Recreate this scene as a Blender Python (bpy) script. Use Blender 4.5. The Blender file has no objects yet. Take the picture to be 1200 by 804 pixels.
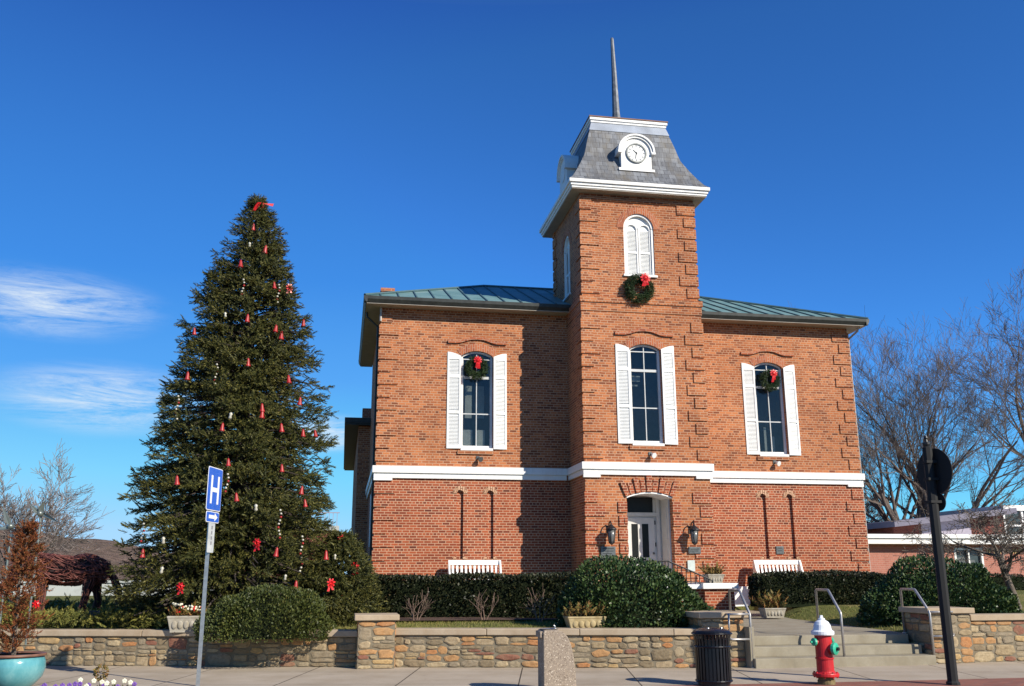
import bpy, math, random
import numpy as np
from mathutils import Vector, Matrix
random.seed(7)
RNG = np.random.default_rng(11)
SC = bpy.context.scene
COL = SC.collection

# ------------------------------------------------------------------ camera
F_PX, PITCH, ROLL, YAW, CAM_D, CAM_H = 1090.52, 0.2453, -0.0034, 0.1771, 28.596, 1.6
cam_data = bpy.data.cameras.new("camera")
cam_data.sensor_fit = 'HORIZONTAL'
cam_data.sensor_width = 36.0
cam_data.lens = F_PX / 1200 * 36
cam_data.clip_start = 0.1
cam_data.clip_end = 5000
cam = bpy.data.objects.new("camera", cam_data)
COL.objects.link(cam)
_c, _s, _cy, _sy = math.cos(PITCH), math.sin(PITCH), math.cos(YAW), math.sin(YAW)
_f = Vector((_c * _sy, _c * _cy, _s))
_r = Vector((_cy, -_sy, 0))
_u = Vector((-_s * _sy, -_s * _cy, _c))
_r2 = math.cos(ROLL) * _r + math.sin(ROLL) * _u
_u2 = -math.sin(ROLL) * _r + math.cos(ROLL) * _u
_m = Matrix((_r2, _u2, -_f)).transposed().to_4x4()
_m.translation = Vector((0, -CAM_D, CAM_H))
cam.matrix_world = _m
SC.camera = cam

# ------------------------------------------------------------------ sky, sun, exposure
SUN_DIR = Vector((0.63, -0.775, 0.613)).normalized()      # towards the sun
W = bpy.data.worlds.new("World")
SC.world = W
W.use_nodes = True
_n = W.node_tree.nodes
_l = W.node_tree.links
_n.clear()
_out = _n.new('ShaderNodeOutputWorld')
_bg = _n.new('ShaderNodeBackground')
_sky = _n.new('ShaderNodeTexSky')
_sky.sky_type = 'NISHITA'
_sky.sun_disc = False
_sky.sun_elevation = math.asin(SUN_DIR.z)
_sky.sun_rotation = math.atan2(SUN_DIR.x, SUN_DIR.y)
_sky.altitude = 700
_sky.air_density = 1.0
_sky.dust_density = 0.0
_sky.ozone_density = 3.0
_hsv = _n.new('ShaderNodeHueSaturation')
_hsv.inputs['Saturation'].default_value = 1.0
_hsv.inputs['Value'].default_value = 1.0
_l.new(_sky.outputs[0], _hsv.inputs['Color'])
_bg.inputs['Strength'].default_value = 0.093
# thin wisps of cirrus low in the sky to the left
_tc = _n.new('ShaderNodeTexCoord')
_map = _n.new('ShaderNodeMapping')
_map.inputs['Scale'].default_value = (5.0, 5.0, 34.0)
_map.inputs['Rotation'].default_value = (0.0, 0.14, 0.0)
_l.new(_tc.outputs['Generated'], _map.inputs['Vector'])
_nz = _n.new('ShaderNodeTexNoise')
_nz.inputs['Scale'].default_value = 1.6
_nz.inputs['Detail'].default_value = 9
_nz.inputs['Roughness'].default_value = 0.74
_nz.inputs['Distortion'].default_value = 0.45
_l.new(_map.outputs[0], _nz.inputs['Vector'])
_rmp = _n.new('ShaderNodeMapRange')
_rmp.inputs['From Min'].default_value = 0.37
_rmp.inputs['From Max'].default_value = 0.60
_l.new(_nz.outputs[0], _rmp.inputs['Value'])


def _blob(direction, near, far):
    d = _n.new('ShaderNodeVectorMath'); d.operation = 'SUBTRACT'
    _l.new(_tc.outputs['Generated'], d.inputs[0]); d.inputs[1].default_value = direction
    q = _n.new('ShaderNodeVectorMath'); q.operation = 'MULTIPLY'
    _l.new(d.outputs[0], q.inputs[0]); q.inputs[1].default_value = (1, 1, 3.0)
    ln = _n.new('ShaderNodeVectorMath'); ln.operation = 'LENGTH'
    _l.new(q.outputs[0], ln.inputs[0])
    mr = _n.new('ShaderNodeMapRange'); mr.interpolation_type = 'SMOOTHSTEP'
    mr.inputs['From Min'].default_value = far; mr.inputs['From Max'].default_value = near
    _l.new(ln.outputs['Value'], mr.inputs['Value'])
    return mr.outputs[0]


_acc = None
for _d, _a, _b in (((-.285, .923, .256), .0, .12), ((-.235, .955, .170), .0, .125), ((-.02, .988, .145), .0, .075)):
    _o = _blob(_d, _a, _b)
    if _acc is None:
        _acc = _o
    else:
        _mx = _n.new('ShaderNodeMath'); _mx.operation = 'MAXIMUM'
        _l.new(_acc, _mx.inputs[0]); _l.new(_o, _mx.inputs[1]); _acc = _mx.outputs[0]
_mul = _n.new('ShaderNodeMath'); _mul.operation = 'MULTIPLY'
_l.new(_acc, _mul.inputs[0]); _l.new(_rmp.outputs[0], _mul.inputs[1])
_mixc = _n.new('ShaderNodeMixRGB')
_mixc.inputs['Color2'].default_value = (6.3, 7.1, 7.8, 1)
_tint = _n.new('ShaderNodeMixRGB'); _tint.blend_type = 'MULTIPLY'; _tint.inputs['Fac'].default_value = 1.0
_tint.inputs['Color2'].default_value = (.29, .70, 1.10, 1)
_gam = _n.new('ShaderNodeGamma'); _gam.inputs['Gamma'].default_value = 1.2
_l.new(_hsv.outputs[0], _gam.inputs['Color'])
_l.new(_gam.outputs[0], _tint.inputs['Color1'])
_l.new(_mul.outputs[0], _mixc.inputs['Fac'])
_clip = _n.new('ShaderNodeMixRGB'); _clip.blend_type = 'DARKEN'; _clip.inputs['Fac'].default_value = 1.0
_sep = _n.new('ShaderNodeSeparateXYZ'); _l.new(_tc.outputs['Generated'], _sep.inputs[0])
_el = _n.new('ShaderNodeValToRGB')      # an even clear-day gradient: no part of the sky brighter than the air at that height
for _e, (_p, _col) in zip((_el.color_ramp.elements[0], _el.color_ramp.elements[1], *[_el.color_ramp.elements.new(.5) for _ in range(4)]),
                          ((0, (.44, .72, 1.0)), (1, (.008, .05, .24)), (.10, (.31, .65, .98)), (.20, (.095, .38, .90)), (.30, (.052, .265, .78)), (.56, (.022, .108, .435)))):
    _e.position = _p; _e.color = (*_col, 1)
_l.new(_sep.outputs['Z'], _el.inputs['Fac'])
_sc8 = _n.new('ShaderNodeMixRGB'); _sc8.blend_type = 'MULTIPLY'; _sc8.inputs['Fac'].default_value = 1.0; _sc8.inputs['Color2'].default_value = (8.4, 8.4, 8.4, 1)
_l.new(_el.outputs[0], _sc8.inputs['Color1']); _l.new(_sc8.outputs[0], _clip.inputs['Color2'])
_l.new(_tint.outputs[0], _clip.inputs['Color1'])
_l.new(_clip.outputs[0], _mixc.inputs['Color1'])
_l.new(_mixc.outputs[0], _bg.inputs['Color'])
_l.new(_bg.outputs[0], _out.inputs['Surface'])

sun_data = bpy.data.lights.new("sun", 'SUN')
sun_data.energy = 5.0
sun_data.angle = math.radians(0.5)
sun_data.color = (1.0, 0.93, 0.80)
sun = bpy.data.objects.new("sun", sun_data)
sun.rotation_euler = (-SUN_DIR).to_track_quat('-Z', 'Y').to_euler()
sun.location = (20, -40, 40)
COL.objects.link(sun)

SC.view_settings.view_transform = 'Standard'
SC.view_settings.look = 'None'
SC.view_settings.exposure = 0.4
SC.view_settings.gamma = 1.0
SC.view_settings.use_curve_mapping = False
SC.render.engine = 'CYCLES'
SC.cycles.use_denoising = True
SC.cycles.max_bounces = 6
SC.cycles.transparent_max_bounces = 8


# ------------------------------------------------------------------ materials
class NT:
    def __init__(self, name):
        self.m = bpy.data.materials.new(name)
        self.m.use_nodes = True
        self.t = self.m.node_tree
        self.b = self.t.nodes['Principled BSDF']
        self.tc = None

    def n(self, kind, **kw):
        nd = self.t.nodes.new('ShaderNode' + kind)
        for k, v in kw.items():
            if k in nd.inputs:
                nd.inputs[k].default_value = v
            else:
                setattr(nd, k, v)
        return nd

    def link(self, a, b):
        self.t.links.new(a, b)

    def coord(self, which='Object', scale=(1, 1, 1), rot=(0, 0, 0)):
        if self.tc is None:
            self.tc = self.n('TexCoord')
        mp = self.n('Mapping')
        mp.inputs['Scale'].default_value = scale
        mp.inputs['Rotation'].default_value = rot
        self.link(self.tc.outputs[which], mp.inputs['Vector'])
        return mp.outputs[0]

    def noise(self, vec, scale, detail=4, rough=.55, dist=0.0):
        nd = self.n('TexNoise', Scale=scale, Detail=detail, Roughness=rough, Distortion=dist)
        self.link(vec, nd.inputs['Vector'])
        return nd.outputs[0]

    def ramp(self, fac, stops, interp='LINEAR'):
        nd = self.n('ValToRGB')
        cr = nd.color_ramp
        cr.interpolation = interp
        while len(cr.elements) < len(stops):
            cr.elements.new(0.5)
        for e, (p, c) in zip(cr.elements, stops):
            e.position = p
            e.color = (c[0], c[1], c[2], 1) if hasattr(c, '__len__') else (c, c, c, 1)
        self.link(fac, nd.inputs['Fac'])
        return nd.outputs[0]

    def mix(self, fac, a, b, mode='MIX'):
        nd = self.n('MixRGB', blend_type=mode)
        for s, v in (('Fac', fac), ('Color1', a), ('Color2', b)):
            if isinstance(v, (int, float)):
                nd.inputs[s].default_value = v if s == 'Fac' else (v, v, v, 1)
            elif isinstance(v, tuple):
                nd.inputs[s].default_value = (*v[:3], 1)
            else:
                self.link(v, nd.inputs[s])
        return nd.outputs[0]

    def rng(self, v, a, b, c=0.0, d=1.0):
        nd = self.n('MapRange')
        nd.inputs['From Min'].default_value = a
        nd.inputs['From Max'].default_value = b
        nd.inputs['To Min'].default_value = c
        nd.inputs['To Max'].default_value = d
        self.link(v, nd.inputs['Value'])
        return nd.outputs[0]

    def color(self, v):
        if isinstance(v, tuple):
            self.b.inputs['Base Color'].default_value = (*v[:3], 1)
        else:
            self.link(v, self.b.inputs['Base Color'])

    def bump(self, h, strength=.5, dist=.02):
        nd = self.n('Bump', Strength=strength, Distance=dist)
        self.link(h, nd.inputs['Height'])
        self.link(nd.outputs[0], self.b.inputs['Normal'])

    def set(self, rough=.6, metal=0.0, spec=None):
        self.b.inputs['Roughness'].default_value = rough
        self.b.inputs['Metallic'].default_value = metal
        if spec is not None:
            self.b.inputs['Specular IOR Level'].default_value = spec
        return self.m


def m_plain(name, col, rough=.55, metal=0.0, var=.12, scale=6, spec=None, bump=0.0):
    k = NT(name)
    v = k.coord()
    f = k.noise(v, scale, 6)
    lo = tuple(c * (1 - var) for c in col)
    hi = tuple(min(1, c * (1 + var)) for c in col)
    k.color(k.ramp(f, [(.3, lo), (.7, hi)]))
    if bump:
        k.bump(k.noise(v, scale * 8, 4), bump, .01)
    return k.set(rough, metal, spec)


def m_brick(name, c1, c2, dark, mortar, patch):
    k = NT(name)
    uv = k.coord('UV')
    wob = k.noise(uv, 2.2, 3)
    b = k.n('TexBrick', offset=.5, squash=.5, squash_frequency=6)
    for s, v in (('Color1', (*c1, 1)), ('Color2', (*c2, 1)), ('Mortar', (*mortar, 1)), ('Scale', 1.0), ('Mortar Size', .0115),
                 ('Mortar Smooth', .25), ('Bias', 0.0), ('Brick Width', .219), ('Row Height', .0776)):
        b.inputs[s].default_value = v
    k.link(uv, b.inputs['Vector'])
    # second brick lookup with black/white colours picks scattered burnt bricks
    d = k.n('TexBrick', offset=.5, squash=.5, squash_frequency=6)
    for s, v in (('Color1', (0, 0, 0, 1)), ('Color2', (1, 1, 1, 1)), ('Mortar', (0, 0, 0, 1)), ('Scale', 1.0), ('Mortar Size', .0095),
                 ('Mortar Smooth', .25), ('Bias', -.25), ('Brick Width', .219), ('Row Height', .0776)):
        d.inputs[s].default_value = v
    k.link(uv, d.inputs['Vector'])
    clus = k.noise(k.coord('UV', (.8, 1.6, 1)), 1.9, 5, .65)
    dm = k.n('Math', operation='MULTIPLY')
    k.link(k.rng(d.outputs['Color'], .55, .85), dm.inputs[0])
    k.link(k.rng(clus, .40, .60, .12, 1.0), dm.inputs[1])
    col = k.mix(dm.outputs[0], b.outputs['Color'], dark)
    # soft weathering streaks running down the wall
    strk = k.noise(k.coord('UV', (2.6, .22, 1)), 1.3, 5, .65)
    col = k.mix(k.rng(strk, .52, .72, 0, .45), col, k.mix(1.0, col, (.66, .62, .60), 'MULTIPLY'))
    big = k.noise(uv, .35, 5, .6)
    col = k.mix(k.rng(big, .38, .62, 0, .85), col, k.mix(1.0, col, patch, 'MULTIPLY'))
    col = k.mix(k.rng(wob, .3, .75, 0, .3), col, k.mix(1.0, col, (.72, .7, .7), 'MULTIPLY'))
    k.color(col)
    inv = k.n('Math', operation='SUBTRACT')
    inv.inputs[0].default_value = 1.0
    k.link(b.outputs['Fac'], inv.inputs[1])
    k.bump(inv.outputs[0], .55, .008)
    return k.set(.85, 0, .2)


M = {}
M['brick_upper'] = m_brick('upper brick', (.54, .19, .072), (.27, .078, .033), (.080, .038, .027), (.53, .32, .20), (.80, .76, .74))
M['brick_lower'] = m_brick('lower brick', (.41, .102, .042), (.21, .047, .024), (.075, .026, .022), (.56, .35, .23), (.86, .78, .74))
M['brick_quoin'] = m_brick('quoin brick', (.47, .15, .065), (.38, .105, .05), (.2, .06, .04), (.50, .30, .2), (.85, .8, .8))
M['brick_pale'] = m_brick('pale arch brick', (.64, .40, .26), (.56, .32, .19), (.5, .3, .18), (.16, .07, .04), (.9, .88, .88))
M['brick_annex'] = m_brick('annex brick', (.44, .18, .13), (.40, .155, .11), (.36, .14, .10), (.46, .25, .2), (.9, .88, .88))
M['brick_dark'] = m_brick('dark brick', (.20, .055, .04), (.15, .04, .03), (.10, .03, .03), (.22, .1, .08), (.9, .9, .9))


def m_concrete(name, col, stain=(.7, .66, .6), sc=1.2, joint=None, rough=.85):
    k = NT(name)
    v = k.coord()
    a = k.noise(v, sc, 7, .6)
    b = k.noise(v, 45, 3)
    base = k.mix(k.rng(a, .35, .68, 0, .75), col, tuple(x * y for x, y in zip(col, stain)))
    base = k.mix(k.rng(b, .3, .7, 0, .25), base, tuple(x * .6 for x in col))
    st = k.noise(k.coord('Object', (1, 1, 1)), 3.7, 8, .72, .6)
    base = k.mix(k.rng(st, .56, .70, 0, .45), base, tuple(x * .55 for x in col))
    if joint:
        br = k.n('TexBrick', offset=0.0, squash=1.0)
        for s, val in (('Color1', (1, 1, 1, 1)), ('Color2', (.9, .9, .9, 1)), ('Mortar', (.14, .13, .12, 1)), ('Scale', 1.0), ('Mortar Size', .011),
                       ('Mortar Smooth', .1), ('Brick Width', joint[0]), ('Row Height', joint[1])):
            br.inputs[s].default_value = val
        k.link(k.coord('Object', rot=(0, 0, joint[2])), br.inputs['Vector'])
        base = k.mix(1.0, base, br.outputs[0], 'MULTIPLY')
    k.color(base)
    k.bump(b, .25, .006)
    return k.set(rough, 0, .25)


M['pavement'] = m_concrete('pavement concrete', (.46, .385, .295), joint=(1.85, 1.85, .21))
M['step_concrete'] = m_concrete('step concrete', (.315, .28, .21), (.66, .62, .55), 2.4)
M['cap_stone'] = m_concrete('coping concrete', (.45, .36, .255), (.72, .66, .6), 3)
M['planter_stone'] = m_concrete('planter stone', (.40, .37, .31), (.62, .56, .45), 9)
M['planter_tan'] = m_concrete('tan planter stone', (.45, .36, .20), (.6, .55, .45), 9)
M['far_wall'] = m_concrete('pale concrete', (.46, .48, .46), (.85, .85, .85), .6)


def m_pebble():
    k = NT('pebble aggregate')
    v = k.coord()
    vo = k.n('TexVoronoi', feature='F1', Scale=62)
    k.link(v, vo.inputs['Vector'])
    sep = k.n('SeparateColor'); k.link(vo.outputs['Color'], sep.inputs[0])
    c = k.ramp(sep.outputs[0], [(0, (.14, .10, .07)), (.25, (.31, .24, .175)), (.5, (.43, .345, .26)), (.75, (.26, .205, .165)), (.9, (.62, .53, .42))], 'CONSTANT')
    k.color(k.mix(k.rng(vo.outputs['Distance'], .25, .6), c, (.27, .215, .165)))
    k.bump(vo.outputs['Distance'], -.6, .01)
    return k.set(.75, 0, .3)


M['pebble'] = m_pebble()
k = NT('weathered white paint')
w1_ = k.noise(k.coord('Object', (1, 1, .25)), 7, 6, .7)
w2_ = k.noise(k.coord(), 1.4, 5, .6)
c_ = k.mix(k.rng(w1_, .50, .74, 0, .5), (.80, .79, .765), (.60, .575, .52))
k.color(k.mix(k.rng(w2_, .52, .72, 0, .35), c_, (.66, .64, .60)))
M['white'] = k.set(.5, 0, .35)
M['white_soft'] = m_plain('shutter paint', (.74, .74, .72), .5, var=.05, scale=4)
M['mullion'] = m_plain('grey white glazing bar', (.50, .51, .51), .55, var=.08)
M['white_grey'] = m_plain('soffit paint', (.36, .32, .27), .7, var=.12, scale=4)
M['gutter'] = m_plain('dark gutter metal', (.035, .038, .035), .5, .2, var=.3)
M['downspout'] = m_plain('painted downspout', (.40, .36, .32), .5, .1)
M['iron'] = m_plain('black iron', (.008, .008, .009), .5, .0, var=.3)
M['can_paint'] = m_plain('black coated steel', (.008, .009, .012), .3, .1, var=.3)
M['steel'] = m_plain('galvanised steel', (.46, .46, .45), .38, .85, var=.15, scale=20)
M['rail_steel'] = m_plain('rail steel', (.40, .38, .36), .42, .7, var=.2, scale=20)
M['grille_black'] = m_plain('vent black', (.01, .01, .01), .8)
M['dark_room'] = m_plain('dark interior', (.17, .165, .155), .9)
M['blind'] = m_plain('pale blind', (.52, .55, .50), .8)
M['stain_metal'] = m_plain('aged bronze', (.12, .13, .13), .45, .5, var=.3, scale=15)
M['paper'] = m_plain('notice paper', (.48, .54, .50), .6)
M['door'] = m_plain('grey white door paint', (.58, .56, .52), .5, var=.05)
M['roof_dark'] = m_plain('dark roof metal', (.06, .05, .05), .6)
M['rusty'] = m_plain('rusty flashing', (.20, .10, .06), .7)
M['red'] = m_plain('hydrant red', (.52, .018, .022), .35, var=.12, scale=8)
k = NT('worn hydrant red')
w_ = k.noise(k.coord(), 9, 7, .7)
k.color(k.mix(k.rng(w_, .58, .70, 0, .75), k.ramp(k.noise(k.coord(), 3, 4), [(.3, (.40, .012, .016)), (.7, (.56, .022, .025))]), (.10, .03, .02)))
k.bump(w_, .25, .01)
M['red'] = k.set(.42, 0, .45)
M['hyd_white'] = m_plain('hydrant white', (.74, .76, .78), .4, var=.08)
M['hyd_green'] = m_plain('hydrant green', (.03, .36, .22), .4, var=.15)
M['hyd_base'] = m_plain('weathered yellow iron', (.16, .12, .05), .8, var=.5, scale=20)
M['ribbon'] = m_plain('red ribbon', (.60, .012, .014), .38, var=.2, scale=12)
M['bell'] = m_plain('red bell', (.33, .016, .014), .45, var=.2, scale=10)
M['bead'] = m_plain('silver white bead', (.50, .47, .38), .4, .2)
M['signblue'] = m_plain('sign blue', (.015, .11, .52), .4, var=.06)
M['signwhite'] = m_plain('sign white', (.75, .76, .76), .4, var=.05)
M['panel_grey'] = m_plain('weathered sign white', (.48, .50, .50), .5, var=.2)
M['ink'] = m_plain('faded black ink', (.22, .22, .24), .6)
M['teal'] = NT('teal glaze').m
k = NT('teal glaze pot')
f_ = k.noise(k.coord('Object', (1, 1, .6)), 3.5, 6, .6)
k.color(k.ramp(f_, [(.3, (.05, .20, .23)), (.55, (.11, .33, .36)), (.75, (.22, .45, .46))]))
M['teal'] = k.set(.16, 0, .6)
M['potrim'] = m_plain('brown pot rim', (.17, .08, .05), .5, var=.3)
M['soil'] = m_plain('mulch', (.085, .045, .03), .95, var=.6, scale=30, bump=.8)
M['wicker'] = m_plain('woven red twigs', (.16, .052, .040), .6, var=.5, scale=14)
M['wicker_dark'] = m_plain('dark twig core', (.022, .010, .010), .9, var=.4)
M['spinner'] = m_plain('grey green metal', (.20, .23, .21), .4, .6)
M['gold'] = m_plain('brass letters', (.55, .40, .16), .4, .3)
M['lavender'] = m_plain('lavender panel', (.30, .27, .33), .7)
M['purple_edge'] = m_plain('purple grey roof edge', (.13, .12, .16), .6)
M['door_glass'] = m_plain('dark door glass', (.012, .013, .012), .35, spec=.2)
M['annex_glass'] = m_plain('annex dark glass', (.05, .065, .065), .15, spec=.6)
M['terracotta'] = m_plain('chimney cap', (.30, .12, .08), .8)
M['lantern_glass'] = m_plain('lantern glass', (.13, .13, .125), .25, spec=.5)


def m_slate():
    k = NT('mansard slate')
    uv = k.coord('UV')
    b = k.n('TexBrick', offset=.5)
    for s, v in (('Color1', (.20, .21, .225, 1)), ('Color2', (.10, .105, .115, 1)), ('Mortar', (.03, .03, .033, 1)), ('Scale', 1.0), ('Mortar Size', .008),
                 ('Mortar Smooth', .2), ('Bias', 0), ('Brick Width', .24), ('Row Height', .21)):
        b.inputs[s].default_value = v
    k.link(uv, b.inputs['Vector'])
    n1 = k.noise(k.coord('UV', (1, .5, 1)), 2.2, 6, .65)
    n2 = k.noise(k.coord('UV', (3.5, .35, 1)), 3.0, 5, .7)
    n3 = k.noise(uv, 1.1, 6, .7)
    c = k.mix(k.rng(n1, .45, .66, 0, .5), b.outputs[0], (.16, .125, .07))
    c = k.mix(k.rng(n3, .45, .62, 0, .6), c, (.075, .075, .08))
    c = k.mix(k.rng(n2, .50, .75, 0, .55), c, (.30, .31, .33))
    k.color(c)
    k.bump(b.outputs['Fac'], -.6, .012)
    return k.set(.6, 0, .4)


M['slate'] = m_slate()


def m_copper():
    k = NT('patina roof')
    v = k.coord()
    f = k.noise(v, 1.1, 6, .6)
    k.color(k.ramp(f, [(.3, (.10, .20, .195)), (.52, (.155, .27, .26)), (.72, (.24, .335, .315))]))
    return k.set(.5, .15, .4)


M['copper'] = m_copper()
M['copper_seam'] = m_plain('patina seam', (.07, .13, .14), .5, .15)


def m_glass():
    k = NT('window glass')
    t = k.t
    g = k.n('BsdfGlossy', Roughness=.03)
    g.inputs['Color'].default_value = (.95, .80, .78, 1)
    tr = k.n('BsdfTransparent')
    tr.inputs['Color'].default_value = (.80, .82, .82, 1)
    fr = k.n('Fresnel', IOR=1.6)
    nz = k.noise(k.coord(), 1.6, 2)
    bp = k.n('Bump', Strength=.06, Distance=.05)
    k.link(nz, bp.inputs['Height'])
    k.link(bp.outputs[0], g.inputs['Normal'])
    ad = k.n('Math', operation='MULTIPLY_ADD')
    k.link(fr.outputs[0], ad.inputs[0]); ad.inputs[1].default_value = .55; ad.inputs[2].default_value = .015
    mx = k.n('MixShader')
    k.link(ad.outputs[0], mx.inputs[0]); k.link(tr.outputs[0], mx.inputs[1]); k.link(g.outputs[0], mx.inputs[2])
    k.link(mx.outputs[0], t.nodes['Material Output'].inputs['Surface'])
    return k.m


M['glass'] = m_glass()


def m_leaf(name, stops, rough=.5, spec=.35, patch=None):
    k = NT(name)
    g = k.n('NewGeometry')
    c = k.ramp(g.outputs['Random Per Island'], stops)
    v = k.coord()
    f = k.noise(v, 1.1, 4)
    c = k.mix(k.rng(f, .35, .68, 0, .6), c, k.mix(1.0, c, patch or (1.5, 1.25, .8), 'MULTIPLY'))
    k.color(c)
    return k.set(rough, 0, spec)


M['spruce'] = m_leaf('spruce needles', [(0, (.020, .026, .009)), (.45, (.052, .060, .017)), (.8, (.098, .102, .029)), (1, (.16, .145, .042))], .55, .25)
M['holly'] = m_leaf('glossy evergreen leaves', [(0, (.020, .042, .016)), (.5, (.036, .07, .024)), (.85, (.055, .095, .032)), (1, (.085, .11, .04))], .42, .35)
M['hedge'] = m_leaf('yew hedge leaves', [(0, (.008, .013, .006)), (.5, (.016, .022, .009)), (.9, (.030, .034, .013)), (1, (.060, .045, .022))], .5, .3)
M['boxleaf'] = m_leaf('yew bush leaves', [(0, (.024, .036, .009)), (.5, (.046, .062, .016)), (.9, (.075, .092, .024)), (1, (.12, .12, .038))], .5, .3)
M['juniper'] = m_leaf('juniper needles', [(0, (.08, .095, .022)), (.5, (.15, .16, .04)), (1, (.25, .23, .07))], .6, .2)
M['brown_conifer'] = m_leaf('browned conifer foliage', [(0, (.085, .028, .015)), (.4, (.18, .058, .024)), (.8, (.27, .095, .034)), (1, (.10, .11, .035))], .7, .15, (1.1, .8, .7))
M['dead_plant'] = m_leaf('winter planting', [(0, (.10, .10, .03)), (.5, (.20, .15, .05)), (.8, (.26, .11, .05)), (1, (.09, .13, .05))], .7, .15)
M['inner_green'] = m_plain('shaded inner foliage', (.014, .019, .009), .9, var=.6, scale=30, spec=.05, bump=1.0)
M['wreath_leaf'] = m_leaf('wreath needles', [(0, (.016, .036, .016)), (.6, (.036, .07, .028)), (1, (.07, .11, .045))], .5, .3)
M['grass'] = m_leaf('winter grass blades', [(0, (.09, .11, .03)), (.5, (.14, .155, .045)), (.85, (.22, .19, .08)), (1, (.30, .24, .12))], .7, .15)
M['petal_white'] = m_plain('cream petals', (.75, .72, .55), .6)
M['petal_purple'] = m_plain('purple petals', (.16, .07, .34), .6, var=.5, scale=20)
M['bark'] = m_plain('grey bark', (.12, .095, .075), .9, var=.35, scale=9)
M['bark_dark'] = m_plain('dark bark', (.055, .042, .036), .9, var=.35, scale=9)
M['bark_mid'] = m_plain('brown winter bark', (.11, .085, .070), .9, var=.35, scale=5)
M['bark_far'] = m_plain('pale twigs', (.20, .165, .15), .9, var=.25, scale=2)
M['stem'] = m_plain('bare shrub stems', (.15, .095, .068), .8, var=.25)
M['lawn'] = None
k = NT('winter lawn')
v_ = k.coord()
a_ = k.noise(v_, .9, 6, .65)
b_ = k.noise(v_, 26, 4)
c_ = k.ramp(a_, [(.3, (.10, .115, .032)), (.52, (.145, .15, .045)), (.7, (.24, .19, .09))])
k.color(k.mix(k.rng(b_, .3, .7, 0, .5), c_, (.07, .075, .025)))
k.bump(b_, .9, .04)
M['lawn'] = k.set(.95, 0, .1)
k = NT('asphalt')
v_ = k.coord()
k.color(k.mix(k.rng(k.noise(v_, .7, 6), .35, .65), (.05, .05, .05), (.075, .072, .068)))
k.bump(k.noise(v_, 90, 3), .4, .01)
M['asphalt'] = k.set(.9, 0, .25)
k = NT('brick pavers')
br = k.n('TexBrick', offset=.5)
for s_, val_ in (('Color1', (.30, .12, .08, 1)), ('Color2', (.22, .085, .06, 1)), ('Mortar', (.16, .12, .1, 1)), ('Scale', 1.0), ('Mortar Size', .006), ('Brick Width', .2), ('Row Height', .1)):
    br.inputs[s_].default_value = val_
k.link(k.coord(), br.inputs['Vector'])
k.color(br.outputs[0])
M['pavers'] = k.set(.85, 0, .2)
k = NT('winter hillside')
v_ = k.coord()
a_ = k.noise(v_, .035, 6, .65)
b_ = k.noise(k.coord('Object', (1, 1, .5)), .35, 6, .7)
c_ = k.ramp(b_, [(.3, (.12, .078, .058)), (.5, (.22, .15, .115)), (.68, (.31, .22, .17))])
k.color(k.mix(k.rng(a_, .42, .6, 0, .5), c_, (.075, .075, .05)))
k.bump(b_, 1.0, 3.0)
M['hill'] = k.set(1.0, 0, .05)


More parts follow.
